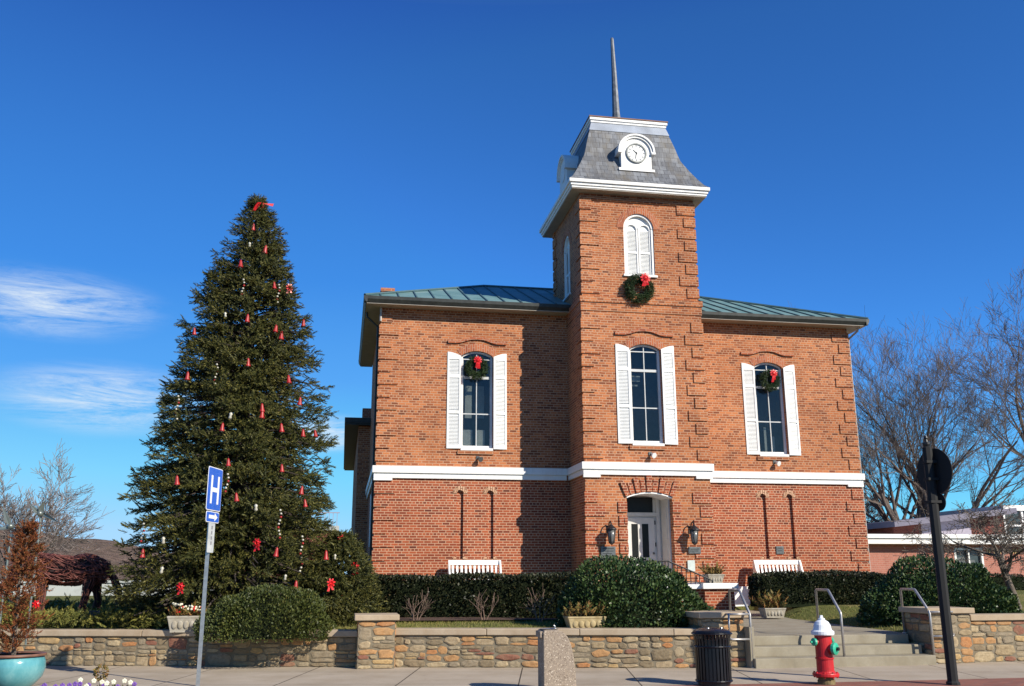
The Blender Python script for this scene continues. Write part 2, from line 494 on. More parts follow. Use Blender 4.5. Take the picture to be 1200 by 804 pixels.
# ------------------------------------------------------------------ mesh helpers
class MB:
    """collects faces; build() links them as one mesh object"""
    def __init__(self, xf=None):
        self.v = []; self.f = []; self.uv = {}; self.mi = []; self.cur = 0; self.xf = xf

    def pt(self, p):
        p = Vector(p)
        if self.xf is not None:
            p = self.xf @ p
        self.v.append(p)
        return len(self.v) - 1

    def poly(self, pts, uv=None):
        idx = [self.pt(p) for p in pts]
        if uv:
            self.uv[len(self.f)] = uv
        self.f.append(idx); self.mi.append(self.cur)

    def box(self, x0, x1, y0, y1, z0, z1):
        i = [self.pt(p) for p in ((x0, y0, z0), (x1, y0, z0), (x1, y1, z0), (x0, y1, z0), (x0, y0, z1), (x1, y0, z1), (x1, y1, z1), (x0, y1, z1))]
        for q in ((0, 3, 2, 1), (4, 5, 6, 7), (0, 1, 5, 4), (1, 2, 6, 5), (2, 3, 7, 6), (3, 0, 4, 7)):
            self.f.append([i[a] for a in q]); self.mi.append(self.cur)

    def bar(self, p, q, w, h=None):
        """square bar between two points"""
        self.tube([p, q], [w * .7071, w * .7071], 4, math.pi / 4)

    def tube(self, pts, rad, n=8, rot=0.0, caps=True):
        pts = [Vector(p) for p in pts]
        if not hasattr(rad, '__len__'):
            rad = [rad] * len(pts)
        rings = []
        side = None
        for i, p in enumerate(pts):
            d = (pts[min(i + 1, len(pts) - 1)] - pts[max(i - 1, 0)]).normalized()
            if side is None:
                up = Vector((0, 0, 1)) if abs(d.z) < .9 else Vector((1, 0, 0))
                side = d.cross(up).normalized()
            else:
                side = (side - d * side.dot(d)).normalized()
            oth = d.cross(side)
            rings.append([self.pt(p + (side * math.cos(rot + 2 * math.pi * a / n) + oth * math.sin(rot + 2 * math.pi * a / n)) * rad[i]) for a in range(n)])
        for a, b in zip(rings, rings[1:]):
            for j in range(n):
                self.f.append([a[j], a[(j + 1) % n], b[(j + 1) % n], b[j]]); self.mi.append(self.cur)
        if caps:
            self.f.append(rings[0][::-1]); self.mi.append(self.cur)
            self.f.append(rings[-1]); self.mi.append(self.cur)

    def lathe(self, prof, n=20, c=(0, 0, 0), sx=1.0, sy=1.0, mod=None, cap=True):
        rings = []
        for r, z in prof:
            ring = []
            for a in range(n):
                t = 2 * math.pi * a / n
                rr = r * (mod(t, z) if mod else 1)
                ring.append(self.pt((c[0] + rr * sx * math.cos(t), c[1] + rr * sy * math.sin(t), c[2] + z)))
            rings.append(ring)
        for a, b in zip(rings, rings[1:]):
            for j in range(n):
                self.f.append([a[j], a[(j + 1) % n], b[(j + 1) % n], b[j]]); self.mi.append(self.cur)
        if cap:
            self.f.append(rings[0][::-1]); self.mi.append(self.cur)
            self.f.append(rings[-1]); self.mi.append(self.cur)

    def prism(self, pts, off):
        """closed outline pts (3D) extruded by vector off"""
        off = Vector(off)
        a = [self.pt(p) for p in pts]
        b = [self.pt(Vector(p) + off) for p in pts]
        n = len(pts)
        self.f.append(a[::-1]); self.mi.append(self.cur)
        self.f.append(b); self.mi.append(self.cur)
        for i in range(n):
            self.f.append([a[i], a[(i + 1) % n], b[(i + 1) % n], b[i]]); self.mi.append(self.cur)

    def ellip(self, c, r, n=10, m=6):
        c = Vector(c)
        rows = []
        for i in range(m + 1):
            ph = math.pi * i / m
            rows.append([self.pt(c + Vector((r[0] * math.sin(ph) * math.cos(2 * math.pi * a / n), r[1] * math.sin(ph) * math.sin(2 * math.pi * a / n), r[2] * math.cos(ph)))) for a in range(n)])
        for a, b in zip(rows, rows[1:]):
            for j in range(n):
                self.f.append([a[j], b[j], b[(j + 1) % n], a[(j + 1) % n]]); self.mi.append(self.cur)

    def build(self, name, mats, parent=None, smooth=False, bevel=0.0):
        me = bpy.data.meshes.new(name)
        off = Vector(parent.get('_org', (0, 0, 0))) if parent is not None else Vector((0, 0, 0))
        me.from_pydata([tuple(v - off) for v in self.v], [], self.f)
        uvl = me.uv_layers.new(name='UVMap')
        dat = np.empty(len(me.loops) * 2, np.float32)
        li = 0
        for fi, face in enumerate(self.f):
            if fi in self.uv:
                for t in self.uv[fi]:
                    dat[li] = t[0]; dat[li + 1] = t[1]; li += 2
                continue
            a, b, c = (self.v[i] for i in face[:3])
            nn = (b - a).cross(self.v[face[-1]] - a)
            ax, ay, az = abs(nn.x), abs(nn.y), abs(nn.z)
            for i in face:
                p = self.v[i]
                if az > ax and az > ay:
                    dat[li], dat[li + 1] = p.x, p.y
                elif ax > ay:
                    dat[li], dat[li + 1] = p.y, p.z
                else:
                    dat[li], dat[li + 1] = p.x, p.z
                li += 2
        uvl.data.foreach_set('uv', dat)
        mats = mats if isinstance(mats, (list, tuple)) else [mats]
        for m in mats:
            me.materials.append(m)
        if len(mats) > 1:
            me.polygons.foreach_set('material_index', self.mi)
        if smooth:
            me.polygons.foreach_set('use_smooth', [True] * len(me.polygons))
        o = bpy.data.objects.new(name, me)
        COL.objects.link(o)
        if parent is not None:
            o.parent = parent
            o['_org'] = tuple(off)
        if bevel:
            md = o.modifiers.new('bevel', 'BEVEL')
            md.width = bevel; md.segments = 2; md.limit_method = 'ANGLE'
        return o


def tag(o, label=None, cat=None, group=None, kind=None):
    if label: o['label'] = label
    if cat: o['category'] = cat
    if group: o['group'] = group
    if kind: o['kind'] = kind
    return o


def thing(name, label, cat, loc=(0, 0, 0), group=None):
    o = bpy.data.objects.new(name, None)
    o.empty_display_size = .2
    o.location = loc
    o['_org'] = tuple(loc)
    COL.objects.link(o)
    return tag(o, label, cat, group)


def copy_tree(o, parent=None):
    c = o.copy()
    COL.objects.link(c)
    if parent is not None:
        c.parent = parent
    for ch in list(o.children):
        copy_tree(ch, c)
    return c


def mesh_np(name, V, Fc, mat, parent=None, smooth=False):
    """V (n,3) array, Fc (m,k) int array"""
    me = bpy.data.meshes.new(name)
    off = np.array(parent.get('_org', (0, 0, 0))) if parent is not None else np.zeros(3)
    V = (V - off).astype(np.float32)
    m, kk = Fc.shape
    me.vertices.add(len(V)); me.vertices.foreach_set('co', V.ravel())
    me.loops.add(m * kk); me.loops.foreach_set('vertex_index', Fc.ravel().astype(np.int32))
    me.polygons.add(m)
    me.polygons.foreach_set('loop_start', np.arange(0, m * kk, kk, dtype=np.int32))
    me.polygons.foreach_set('loop_total', np.full(m, kk, np.int32))
    if smooth:
        me.polygons.foreach_set('use_smooth', np.ones(m, bool))
    me.update(calc_edges=True)
    me.materials.append(mat)
    o = bpy.data.objects.new(name, me)
    COL.objects.link(o)
    if parent is not None:
        o.parent = parent
        o['_org'] = tuple(off)
    return o


def norm(a):
    return a / np.maximum(np.linalg.norm(a, axis=-1, keepdims=True), 1e-9)


def frames(d, roll=None):
    """rotation matrices whose local +Y is d"""
    d = norm(d)
    r = norm(RNG.normal(size=d.shape)) if roll is None else roll
    x = norm(np.cross(d, r))
    z = np.cross(x, d)
    return np.stack([x, d, z], axis=-1)


def scatter(name, tv, tf, P, R, S, mat, parent=None):
    tv = np.asarray(tv, float); tf = np.asarray(tf, int)
    n = len(P)
    V = np.einsum('nij,vj->nvi', R, tv) * np.asarray(S).reshape(-1, 1, 1) + P[:, None, :]
    Fc = (tf[None] + (np.arange(n) * len(tv))[:, None, None]).reshape(-1, tf.shape[1])
    return mesh_np(name, V.reshape(-1, 3), Fc, mat, parent)


def spray_template(n=16, length=1.0, needle=.32, width=.07, seed=1):
    """a twig along +Y with needles: triangles"""
    r = np.random.default_rng(seed)
    v, f = [], []
    for i in range(n):
        y = length * (i + .3) / n
        a = r.uniform(0, 2 * math.pi)
        o = np.array([math.cos(a), 0, math.sin(a) * .7])
        tip = np.array([0, y, 0]) + o * needle * (1 - .45 * i / n) + np.array([0, needle * .75, 0])
        s = np.cross(o, [0, 1, 0]) * width
        b = len(v)
        v += [np.array([0, y, 0]) - s, np.array([0, y, 0]) + s, tip]
        f.append((b, b + 1, b + 2))
    b = len(v)
    v += [np.array([-.02, 0, 0]), np.array([.02, 0, 0]), np.array([0, length * 1.1, 0])]
    f.append((b, b + 1, b + 2))
    return v, f


LEAF_V = [(0, 0, 0), (.32, .5, .08), (0, 1, 0), (-.32, .5, .08)]
LEAF_F = [(0, 1, 2, 3)]
SPRAY_V, SPRAY_F = spray_template()


def fbm(p, seed=0):
    """cheap smooth noise on (n,3) points in about -1..1"""
    r = np.random.default_rng(seed)
    o = np.zeros(len(p))
    for a, fq in ((.5, 1.0), (.3, 2.1), (.2, 4.3)):
        for _ in range(3):
            kx = norm(r.normal(size=3)) * fq
            o += a / 1.7 * np.sin(p @ kx + r.uniform(0, 6.28))
    return o


# ------------------------------------------------------------------ facade helper
def arc_z(x, uc, hw, zs, rise):
    if rise <= 0:
        return zs
    R_ = (hw * hw + rise * rise) / (2 * rise)
    return zs + rise - R_ + math.sqrt(max(0, R_ * R_ - (x - uc) ** 2))


def facade(mb, u0, u1, z0, z1, w, ops, flip=None):
    """front sheet in the plane y = w with arched openings (uc, hw, zb, zs, rise, depth, back)"""
    xs = {u0, u1}
    for (uc, hw, zb, zs, rise, dep, back) in ops:
        n = 14 if rise > 0 else 1
        for i in range(n + 1):
            xs.add(round(uc - hw * math.cos(math.pi * i / n), 5))
    xs = sorted(x for x in xs if u0 - 1e-6 <= x <= u1 + 1e-6)
    for a, b in zip(xs, xs[1:]):
        if b - a < 1e-5:
            continue
        mid = (a + b) / 2
        cov = sorted([o for o in ops if o[0] - o[1] < mid < o[0] + o[1]], key=lambda o: o[2])
        la, lb = z0, z0
        for o in cov:
            mb.poly([(a, w, la), (b, w, lb), (b, w, o[2]), (a, w, o[2])])
            la = arc_z(max(a, o[0] - o[1]), o[0], o[1], o[3], o[4]); lb = arc_z(min(b, o[0] + o[1]), o[0], o[1], o[3], o[4])
        mb.poly([(a, w, la), (b, w, lb), (b, w, z1), (a, w, z1)])
    for (uc, hw, zb, zs, rise, dep, back) in ops:
        a, b, y1 = uc - hw, uc + hw, w + dep
        mb.poly([(a, w, zb), (a, y1, zb), (a, y1, zs), (a, w, zs)])
        mb.poly([(b, w, zb), (b, w, zs), (b, y1, zs), (b, y1, zb)])
        mb.poly([(a, w, zb), (b, w, zb), (b, y1, zb), (a, y1, zb)])
        n = 14 if rise > 0 else 1
        ar = [(uc - hw * math.cos(math.pi * i / n)) for i in range(n + 1)]
        ar = [(x, arc_z(x, uc, hw, zs, rise)) for x in ar]
        for p, q in zip(ar, ar[1:]):
            mb.poly([(p[0], w, p[1]), (p[0], y1, p[1]), (q[0], y1, q[1]), (q[0], w, q[1])])
        if back:
            for p, q in zip(ar, ar[1:]):
                mb.poly([(p[0], y1, zb), (q[0], y1, zb), (q[0], y1, q[1]), (p[0], y1, p[1])])


def arch_ring(mb, uc, hw, zs, rise, thick, w, proud, n=18, pad=0.0, closed=True):
    """solid band following an arch; bricks run radially"""
    R_ = (hw * hw + rise * rise) / (2 * rise)
    cz = zs + rise - R_
    a0 = math.asin(min(1, hw / R_)) + pad
    if rise >= hw - 1e-6:
        a0 = math.pi / 2 + pad
    pr = []
    for i in range(n + 1):
        t = -a0 + 2 * a0 * i / n
        pr.append((math.sin(t), math.cos(t), R_ * t))
    ro = R_ + thick
    y = w - proud
    for p, q in zip(pr, pr[1:]):
        A = (uc + R_ * p[0], y, cz + R_ * p[1]); B = (uc + R_ * q[0], y, cz + R_ * q[1])
        C = (uc + ro * q[0], y, cz + ro * q[1]); D = (uc + ro * p[0], y, cz + ro * p[1])
        mb.poly([A, B, C, D], uv=[(0, p[2]), (0, q[2]), (thick, q[2] * ro / R_), (thick, p[2] * ro / R_)])
        mb.poly([D, C, (C[0], w, C[2]), (D[0], w, D[2])])
        mb.poly([B, A, (A[0], w, A[2]), (B[0], w, B[2])])
    for p in (pr[0], pr[-1]):
        A = (uc + R_ * p[0], y, cz + R_ * p[1]); D = (uc + ro * p[0], y, cz + ro * p[1])
        mb.poly([A, D, (D[0], w, D[2]), (A[0], w, A[2])])

# ================================================================== SETTING
WALL_LINE = [(-30.0, -2.4), (-5.6, -8.92), (0.37, -10.55), (5.9, -11.91), (7.3, -12.02), (12.8, -12.02), (40.0, -12.0)]


def wall_w(u):
    return float(np.interp(u, [p[0] for p in WALL_LINE], [p[1] for p in WALL_LINE]))


def sm(x, a, b):
    t = min(1, max(0, (x - a) / (b - a)))
    return t * t * (3 - 2 * t)


WALK = [(7.3, -11.45), (10.78, -11.45), (10.95, -10.6), (11.02, -9.4), (11.1, -7.6), (11.16, -5.9), (11.5, -4.6), (12.7, -3.6), (12.7, -.06), (10.9, -.06), (10.6, -1.9), (10.6, -3.8), (9.2, -4.4), (8.3, -6.5), (7.6, -9)]


def in_poly(x, y, P):
    c = False
    for (x1, y1), (x2, y2) in zip(P, P[1:] + P[:1]):
        if (y1 > y) != (y2 > y) and x < (x2 - x1) * (y - y1) / (y2 - y1) + x1:
            c = not c
    return c


def ground_z(u, w):
    d = w - wall_w(u)
    left = .60 + .12 * sm(d, 0, 4.5) + .28 * sm(d, 4.5, 10.5)
    right = .50 + .22 * sm(u, 10.9, 12.6) * (1 - .4 * sm(d, 2, 5)) + .20 * sm(w, -6.2, -4.9) * sm(u, 11.0, 11.9) + .22 * sm(w, -4.6, -3.6) * sm(u, 12.7, 13.1)
    mid = .46
    t = sm(u, 6.6, 7.1)
    z = left * (1 - t) + mid * t
    t = sm(u, 10.75, 11.25)
    z = z * (1 - t) + right * t
    if 6.9 < u < 12.9 and (in_poly(u, w, WALK) or d < 1.2 and u < 10.95):
        z = min(z, .455)
    if 7.2 < u < 10.85 and w < -11.3:
        z = -.06
    return z


# big base sheet out to the horizon (street level in front, lawn level handled by the lawn sheet)
mb = MB()
mb.poly([(-3000, -3000, -.14), (3000, -3000, -.14), (3000, 3000, -.14), (-3000, 3000, -.14)])
tag(mb.build('road', M['asphalt']), kind='structure')
# pavement slab with a kerb
mb = MB()
pts = [(-30, -17.2, 0), (40, -17.2, 0)] + [(p[0], p[1] + .2, 0) for p in WALL_LINE[::-1]]
mb.poly(pts)
mb.poly([(-30, -17.2, -.14), (40, -17.2, -.14), (40, -17.2, 0), (-30, -17.2, 0)])
tag(mb.build('pavement', M['pavement']), kind='structure')
mb = MB()
mb.poly([(4.6, -16.9, .004), (30, -16.9, .004), (30, -14.62, .004), (9.0, -14.62, .004), (4.6, -14.5, .004)])
tag(mb.build('paver_strip', M['pavers']), kind='structure')

# lawn sheet
us = sorted(set([-400, -150, -60, -45] + [round(-38 + 1.0 * i, 3) for i in range(38)] + [round(0 + .25 * i, 3) for i in range(73)] + [19 + i for i in range(24)] + [60, 100, 200, 500]))
ws_rel = [0, .15, .35, .6, .9, 1.2, 1.6, 2, 2.5, 3, 3.5, 4, 4.5, 5, 5.5, 6, 6.5, 7, 7.5, 8, 8.4, 8.8, 9.2, 9.6, 10, 10.5, 11, 11.5, 12, 13, 14, 16, 18, 22, 26, 32, 40, 60, 100, 200, 400, 900]
mb = MB()
grid = []
for u in us:
    grid.append([mb.pt((u, wall_w(u) + .2 + d, ground_z(u, wall_w(u) + .2 + d))) for d in ws_rel])
for i in range(len(us) - 1):
    for j in range(len(ws_rel) - 1):
        mb.f.append([grid[i][j], grid[i + 1][j], grid[i + 1][j + 1], grid[i][j + 1]]); mb.mi.append(0)
tag(mb.build('lawn', M['lawn'], smooth=True), kind='structure')

# walkway and steps
mb = MB()
top = [(u, w, .5 + .045 * sm(w, -11, -4)) for u, w in WALK]
mb.prism(top, (0, 0, -.12))
tag(mb.build('walkway', M['step_concrete']), kind='structure')
mb = MB()
mb.box(7.27, 10.79, -12.30, -11.451, -.1, .165)
mb.box(7.29, 10.77, -11.92, -11.452, .16, .332)
mb.box(7.31, 10.75, -11.55, -11.453, .33, .497)
tag(mb.build('concrete_steps', M['step_concrete'], bevel=.012), 'three broad grey concrete steps leading up to the walkway', 'steps')
# mulch beds
mb = MB()
bed = [(11.6, -5.35), (14.9, -5.35), (14.9, -3.5), (12.85, -3.45), (11.75, -3.9)]
mb.poly([(u, w, ground_z(u, w) + .035) for u, w in bed])
bed2 = [(-.4, -8.2), (3.0, -8.75), (5.2, -9.1), (6.5, -9.4), (6.9, -6.5), (-.4, -6.3)]
mb.poly([(u, w, ground_z(u, w) + .05) for u, w in bed2])
mb.poly([(u, w, .02) for u, w in ((-5.6, -14.6), (-2.9, -14.6), (-2.75, -13.9), (-3.2, -13.45), (-4.2, -13.35), (-5.6, -13.2))])
tag(mb.build('mulch_bed', M['soil']), kind='structure')

# hill far behind on the left, brown winter woods
mb = MB()
rows = []
nx = 120
for j in range(9):
    t = j / 8
    row = []
    for i in range(nx):
        x = -420 + 640 * i / (nx - 1)
        h = np.interp(x, [-420, -250, -130, -100, -72, -40, -5, 40, 120, 220], [44, 38, 20, 16.2, 12.6, 5, 2, 2, 8, 6])
        prof = math.sin(min(1, t * 1.25) * math.pi / 2) if t < .8 else 1 - (t - .8) * 1.5
        z = h * prof + math.sin(x * .31 + j) * .35 + math.sin(x * .83 + j * 2) * .3 + random.uniform(-.4, .4)
        row.append(mb.pt((x, 210 + 130 * t, z)))
    rows.append(row)
for a, b in zip(rows, rows[1:]):
    for i in range(nx - 1):
        mb.f.append([a[i], a[i + 1], b[i + 1], b[i]]); mb.mi.append(0)
tag(mb.build('hill', M['hill'], smooth=True), kind='structure')

# ================================================================== COURTHOUSE
UC = 8.89
UL, UR = 0.91, 16.87
TL, TR, TW = 6.951, 10.832, -1.877
ZE = 9.86            # soffit level
house = thing('courthouse', 'old red brick courthouse with a square mansard clock tower and white shutters', 'courthouse', (UC, 0, .5))

SLIT = [(3.49, .1, 2.1, 4.06, .1, .085, True), (4.42, .1, 2.1, 4.06, .1, .085, True), (13.36, .1, 2.1, 4.06, .1, .085, True), (14.28, .1, 2.1, 4.06, .1, .085, True)]
WIN = [(3.99, .51, 5.45, 8.39, .17, .16, False), (13.86, .51, 5.45, 8.39, .17, .16, False)]
mb = MB()
facade(mb, UL, TL, 4.5, ZE + .1, 0, [o for o in WIN if o[0] < UC])
facade(mb, TR, UR, 4.5, ZE + .1, 0, [o for o in WIN if o[0] > UC])
mb.poly([(UL, 0, 4.5), (UL, 8.25, 4.5), (UL, 8.25, ZE + .1), (UL, 0, ZE + .1)])
mb.poly([(UR, 0, 4.5), (UR, 8.25, 4.5), (UR, 8.25, ZE + .1), (UR, 0, ZE + .1)])
mb.poly([(UL, 8.25, 4.5), (UR, 8.25, 4.5), (UR, 8.25, ZE + .1), (UL, 8.25, ZE + .1)])
mb.build('upper_wall', M['brick_upper'], house)
mb = MB()
facade(mb, UL, TL, .3, 4.5, 0, [o for o in SLIT if o[0] < UC])
facade(mb, TR, UR, .3, 4.5, 0, [o for o in SLIT if o[0] > UC])
mb.poly([(UL, 0, .3), (UL, 8.25, .3), (UL, 8.25, 4.5), (UL, 0, 4.5)])
mb.poly([(UR, 0, .3), (UR, 8.25, .3), (UR, 8.25, 4.5), (UR, 0, 4.5)])
mb.poly([(UL, 8.25, .3), (UR, 8.25, .3), (UR, 8.25, 4.5), (UL, 8.25, 4.5)])
mb.build('lower_wall', M['brick_lower'], house)
# tower shaft: lower, middle, upper
TD = TW + 3.93
DOOR = (8.90, .70, 1.36, 3.86, .14, .95, False)
TWIN = (8.93, .50, 5.45, 8.36, .17, .16, False)
AWIN = (8.90, .50, 10.78, 12.34, .499, .16, False)
mb = MB()
facade(mb, TL, TR, .3, 4.5, TW, [DOOR])
facade(mb, TL, TR, 4.5, 9.75, TW, [TWIN])
for u in (TL, TR):
    mb.poly([(u, TW, .3), (u, 0, .3), (u, 0, 9.75), (u, TW, 9.75)])
ui = .05
facade(mb, TL + ui, TR - ui, 9.75, 13.6, TW + ui, [AWIN])
mb.poly([(TL, TW, 9.75), (TR, TW, 9.75), (TR, TD, 9.75), (TL, TD, 9.75)])
mb.poly([(TR - ui, TW + ui, 9.75), (TR - ui, TD, 9.75), (TR - ui, TD, 13.6), (TR - ui, TW + ui, 13.6)])
mb.poly([(TL + ui, TD, 9.75), (TR - ui, TD, 9.75), (TR - ui, TD, 13.6), (TL + ui, TD, 13.6)])
# left face of the tower top with its own arched opening: build as facade then rotate
rotL = Matrix.Translation((TL + ui, 0, 0)) @ Matrix.Rotation(-math.pi / 2, 4, 'Z')      # local x -> -Y, local -y -> -X
mbl = MB(rotL)
LWIN = (-(TW + TD) / 2 - .03, .48, 10.55, 12.2, .479, .16, False)
facade(mbl, -TD, -TW - ui, 9.75, 13.6, 0, [LWIN])
tow = mb.build('tower_wall', M['brick_upper'], house)
mbl.build('tower_wall', M['brick_upper'], house)

# quoins
def quoin_stack(mb, u, w, sx, zs, z1, long=.58, short=.36, proud=.035, side=True, start=0):
    i = start
    z = zs
    while z + .31 <= z1 + .02:
        ln = long if i % 2 == 0 else short
        ln2 = short if i % 2 == 0 else long
        a, b = (u - proud, u + ln) if sx > 0 else (u - ln, u + proud)
        mb.box(a, b, w - proud, w + .02, z, z + .315)
        if side:
            a, b = (u - proud, u + .02) if sx > 0 else (u - .02, u + proud)
            mb.box(a, b, w + .02, w + ln2, z, z + .315)
        z += .398
        i += 1


for nm, mat, segs in (('quoins', M['brick_upper'], [(UL, 0, 1, 5.0, 9.75), (UR, 0, -1, 5.0, 9.75), (TL, TW, 1, 4.98, 9.5), (TR, TW, -1, 4.98, 9.5), (TL + ui, TW + ui, 1, 10.1, 13.4), (TR - ui, TW + ui, -1, 10.1, 13.4)]),
                      ('quoins', M['brick_lower'], [(UL, 0, 1, .85, 4.35), (UR, 0, -1, .85, 4.35), (TL, TW, 1, .9, 4.3), (TR, TW, -1, .9, 4.3)])):
    for sgm in segs:
        mb = MB()
        quoin_stack(mb, *sgm, start=0 if sgm[2] > 0 else 1)
        mb.build(nm, mat, house)
# rear top-left tower corner toothing
mb = MB()
z = 10.1
i = 0
while z < 13.3:
    mb.box(TL + ui - .035, TL + ui + .02, TD - (.5 if i % 2 else .32), TD, z, z + .315)
    z += .398; i += 1
mb.build('quoins', M['brick_upper'], house)

# brick string courses round the tower
mb = MB()
mb.box(TL - .05, TR + .05, TW - .06, 0.3, 9.80, 9.98)
mb.box(TL - .02, TR + .02, TW - .025, 0.2, 9.53, 9.80)
mb.build('string_course', M['brick_upper'], house)
mb = MB()
mb.box(TL + ui - .02, TR - ui + .02, TW + ui - .045, TW + .2, 13.2, 13.30)
mb.build('string_course', M['brick_upper'], house)

# white water table
def band(mb, u0, u1, w, ends):
    mb.box(u0, u1, w - .11, w + .01, 4.645, 4.86)
    mb.box(u0, u1, w - .065, w + .01, 4.49, 4.648)


mb = MB()
band(mb, UL, TL - .115, 0, 0)
mb.box(UL - .11, UL, -.11, 8.2, 4.645, 4.86); mb.box(UL - .065, UL, -.065, 8.2, 4.49, 4.648)
mb.box(UL - .067, UL + .5, -.067, .01, 4.415, 4.492)
mb.build('water_table', M['white'], house, bevel=.012)
mb = MB()
band(mb, TR + .115, UR, 0, 0)
mb.box(UR, UR + .11, -.11, 8.2, 4.645, 4.86); mb.box(UR, UR + .065, -.065, 8.2, 4.49, 4.648)
mb.box(UR - .5, UR + .067, -.067, .01, 4.415, 4.492)
mb.build('water_table', M['white'], house, bevel=.012)
mb = MB()
mb.box(TL - .11, TR + .11, TW - .11, TW + .01, 4.645, 4.86)
mb.box(TL - .065, TR + .065, TW - .065, TW + .01, 4.49, 4.648)
for u, s in ((TL, -1), (TR, 1)):
    a, b = sorted((u, u + s * .11)); mb.box(a, b, TW, -.001, 4.645, 4.86)
    a, b = sorted((u, u + s * .065)); mb.box(a, b, TW, -.001, 4.49, 4.648)
    a, b = sorted((u + s * .067, u - s * .46)); mb.box(a, b, TW - .067, TW + .01, 4.405, 4.492)
mb.build('water_table', M['white'], house, bevel=.012)
# white painted foundation by the porch
mb = MB()
mb.box(TR + .01, 13.0, -.05, .01, .35, 1.26)
mb.build('foundation', M['white'], house)


# ---- windows with shutters
def arched_prism(mb, uc, hw, zb, zs, rise, y0, dy, n=12):
    ar = [uc + hw * math.cos(math.pi * i / n) for i in range(n + 1)]
    mb.prism([(uc - hw, y0, zb), (uc + hw, y0, zb)] + [(x, y0, arc_z(x, uc, hw, zs, rise)) for x in ar], (0, dy, 0))


def arch_frame(mb, uc, hw, zb, zs, rise, t, y0, dy, n=14):
    """frame following the arched opening"""
    mb.box(uc - hw, uc - hw + t, y0, y0 + dy, zb, zs)
    mb.box(uc + hw - t, uc + hw, y0, y0 + dy, zb, zs)
    ar = [(uc + hw * math.cos(math.pi * i / n)) for i in range(n + 1)]
    outer = [(x, arc_z(x, uc, hw, zs, rise)) for x in ar]
    hi = hw - t
    inner = [(uc + hi * math.cos(math.pi * i / n), 0) for i in range(n + 1)]
    inner = [(x, arc_z(x, uc, hi, zs, max(.001, rise - t * .6)) - t * .25) for x, _ in inner]
    for i in range(n):
        mb.prism([(outer[i][0], y0, outer[i][1]), (outer[i + 1][0], y0, outer[i + 1][1]), (inner[i + 1][0], y0, inner[i + 1][1]), (inner[i][0], y0, inner[i][1])], (0, dy, 0))


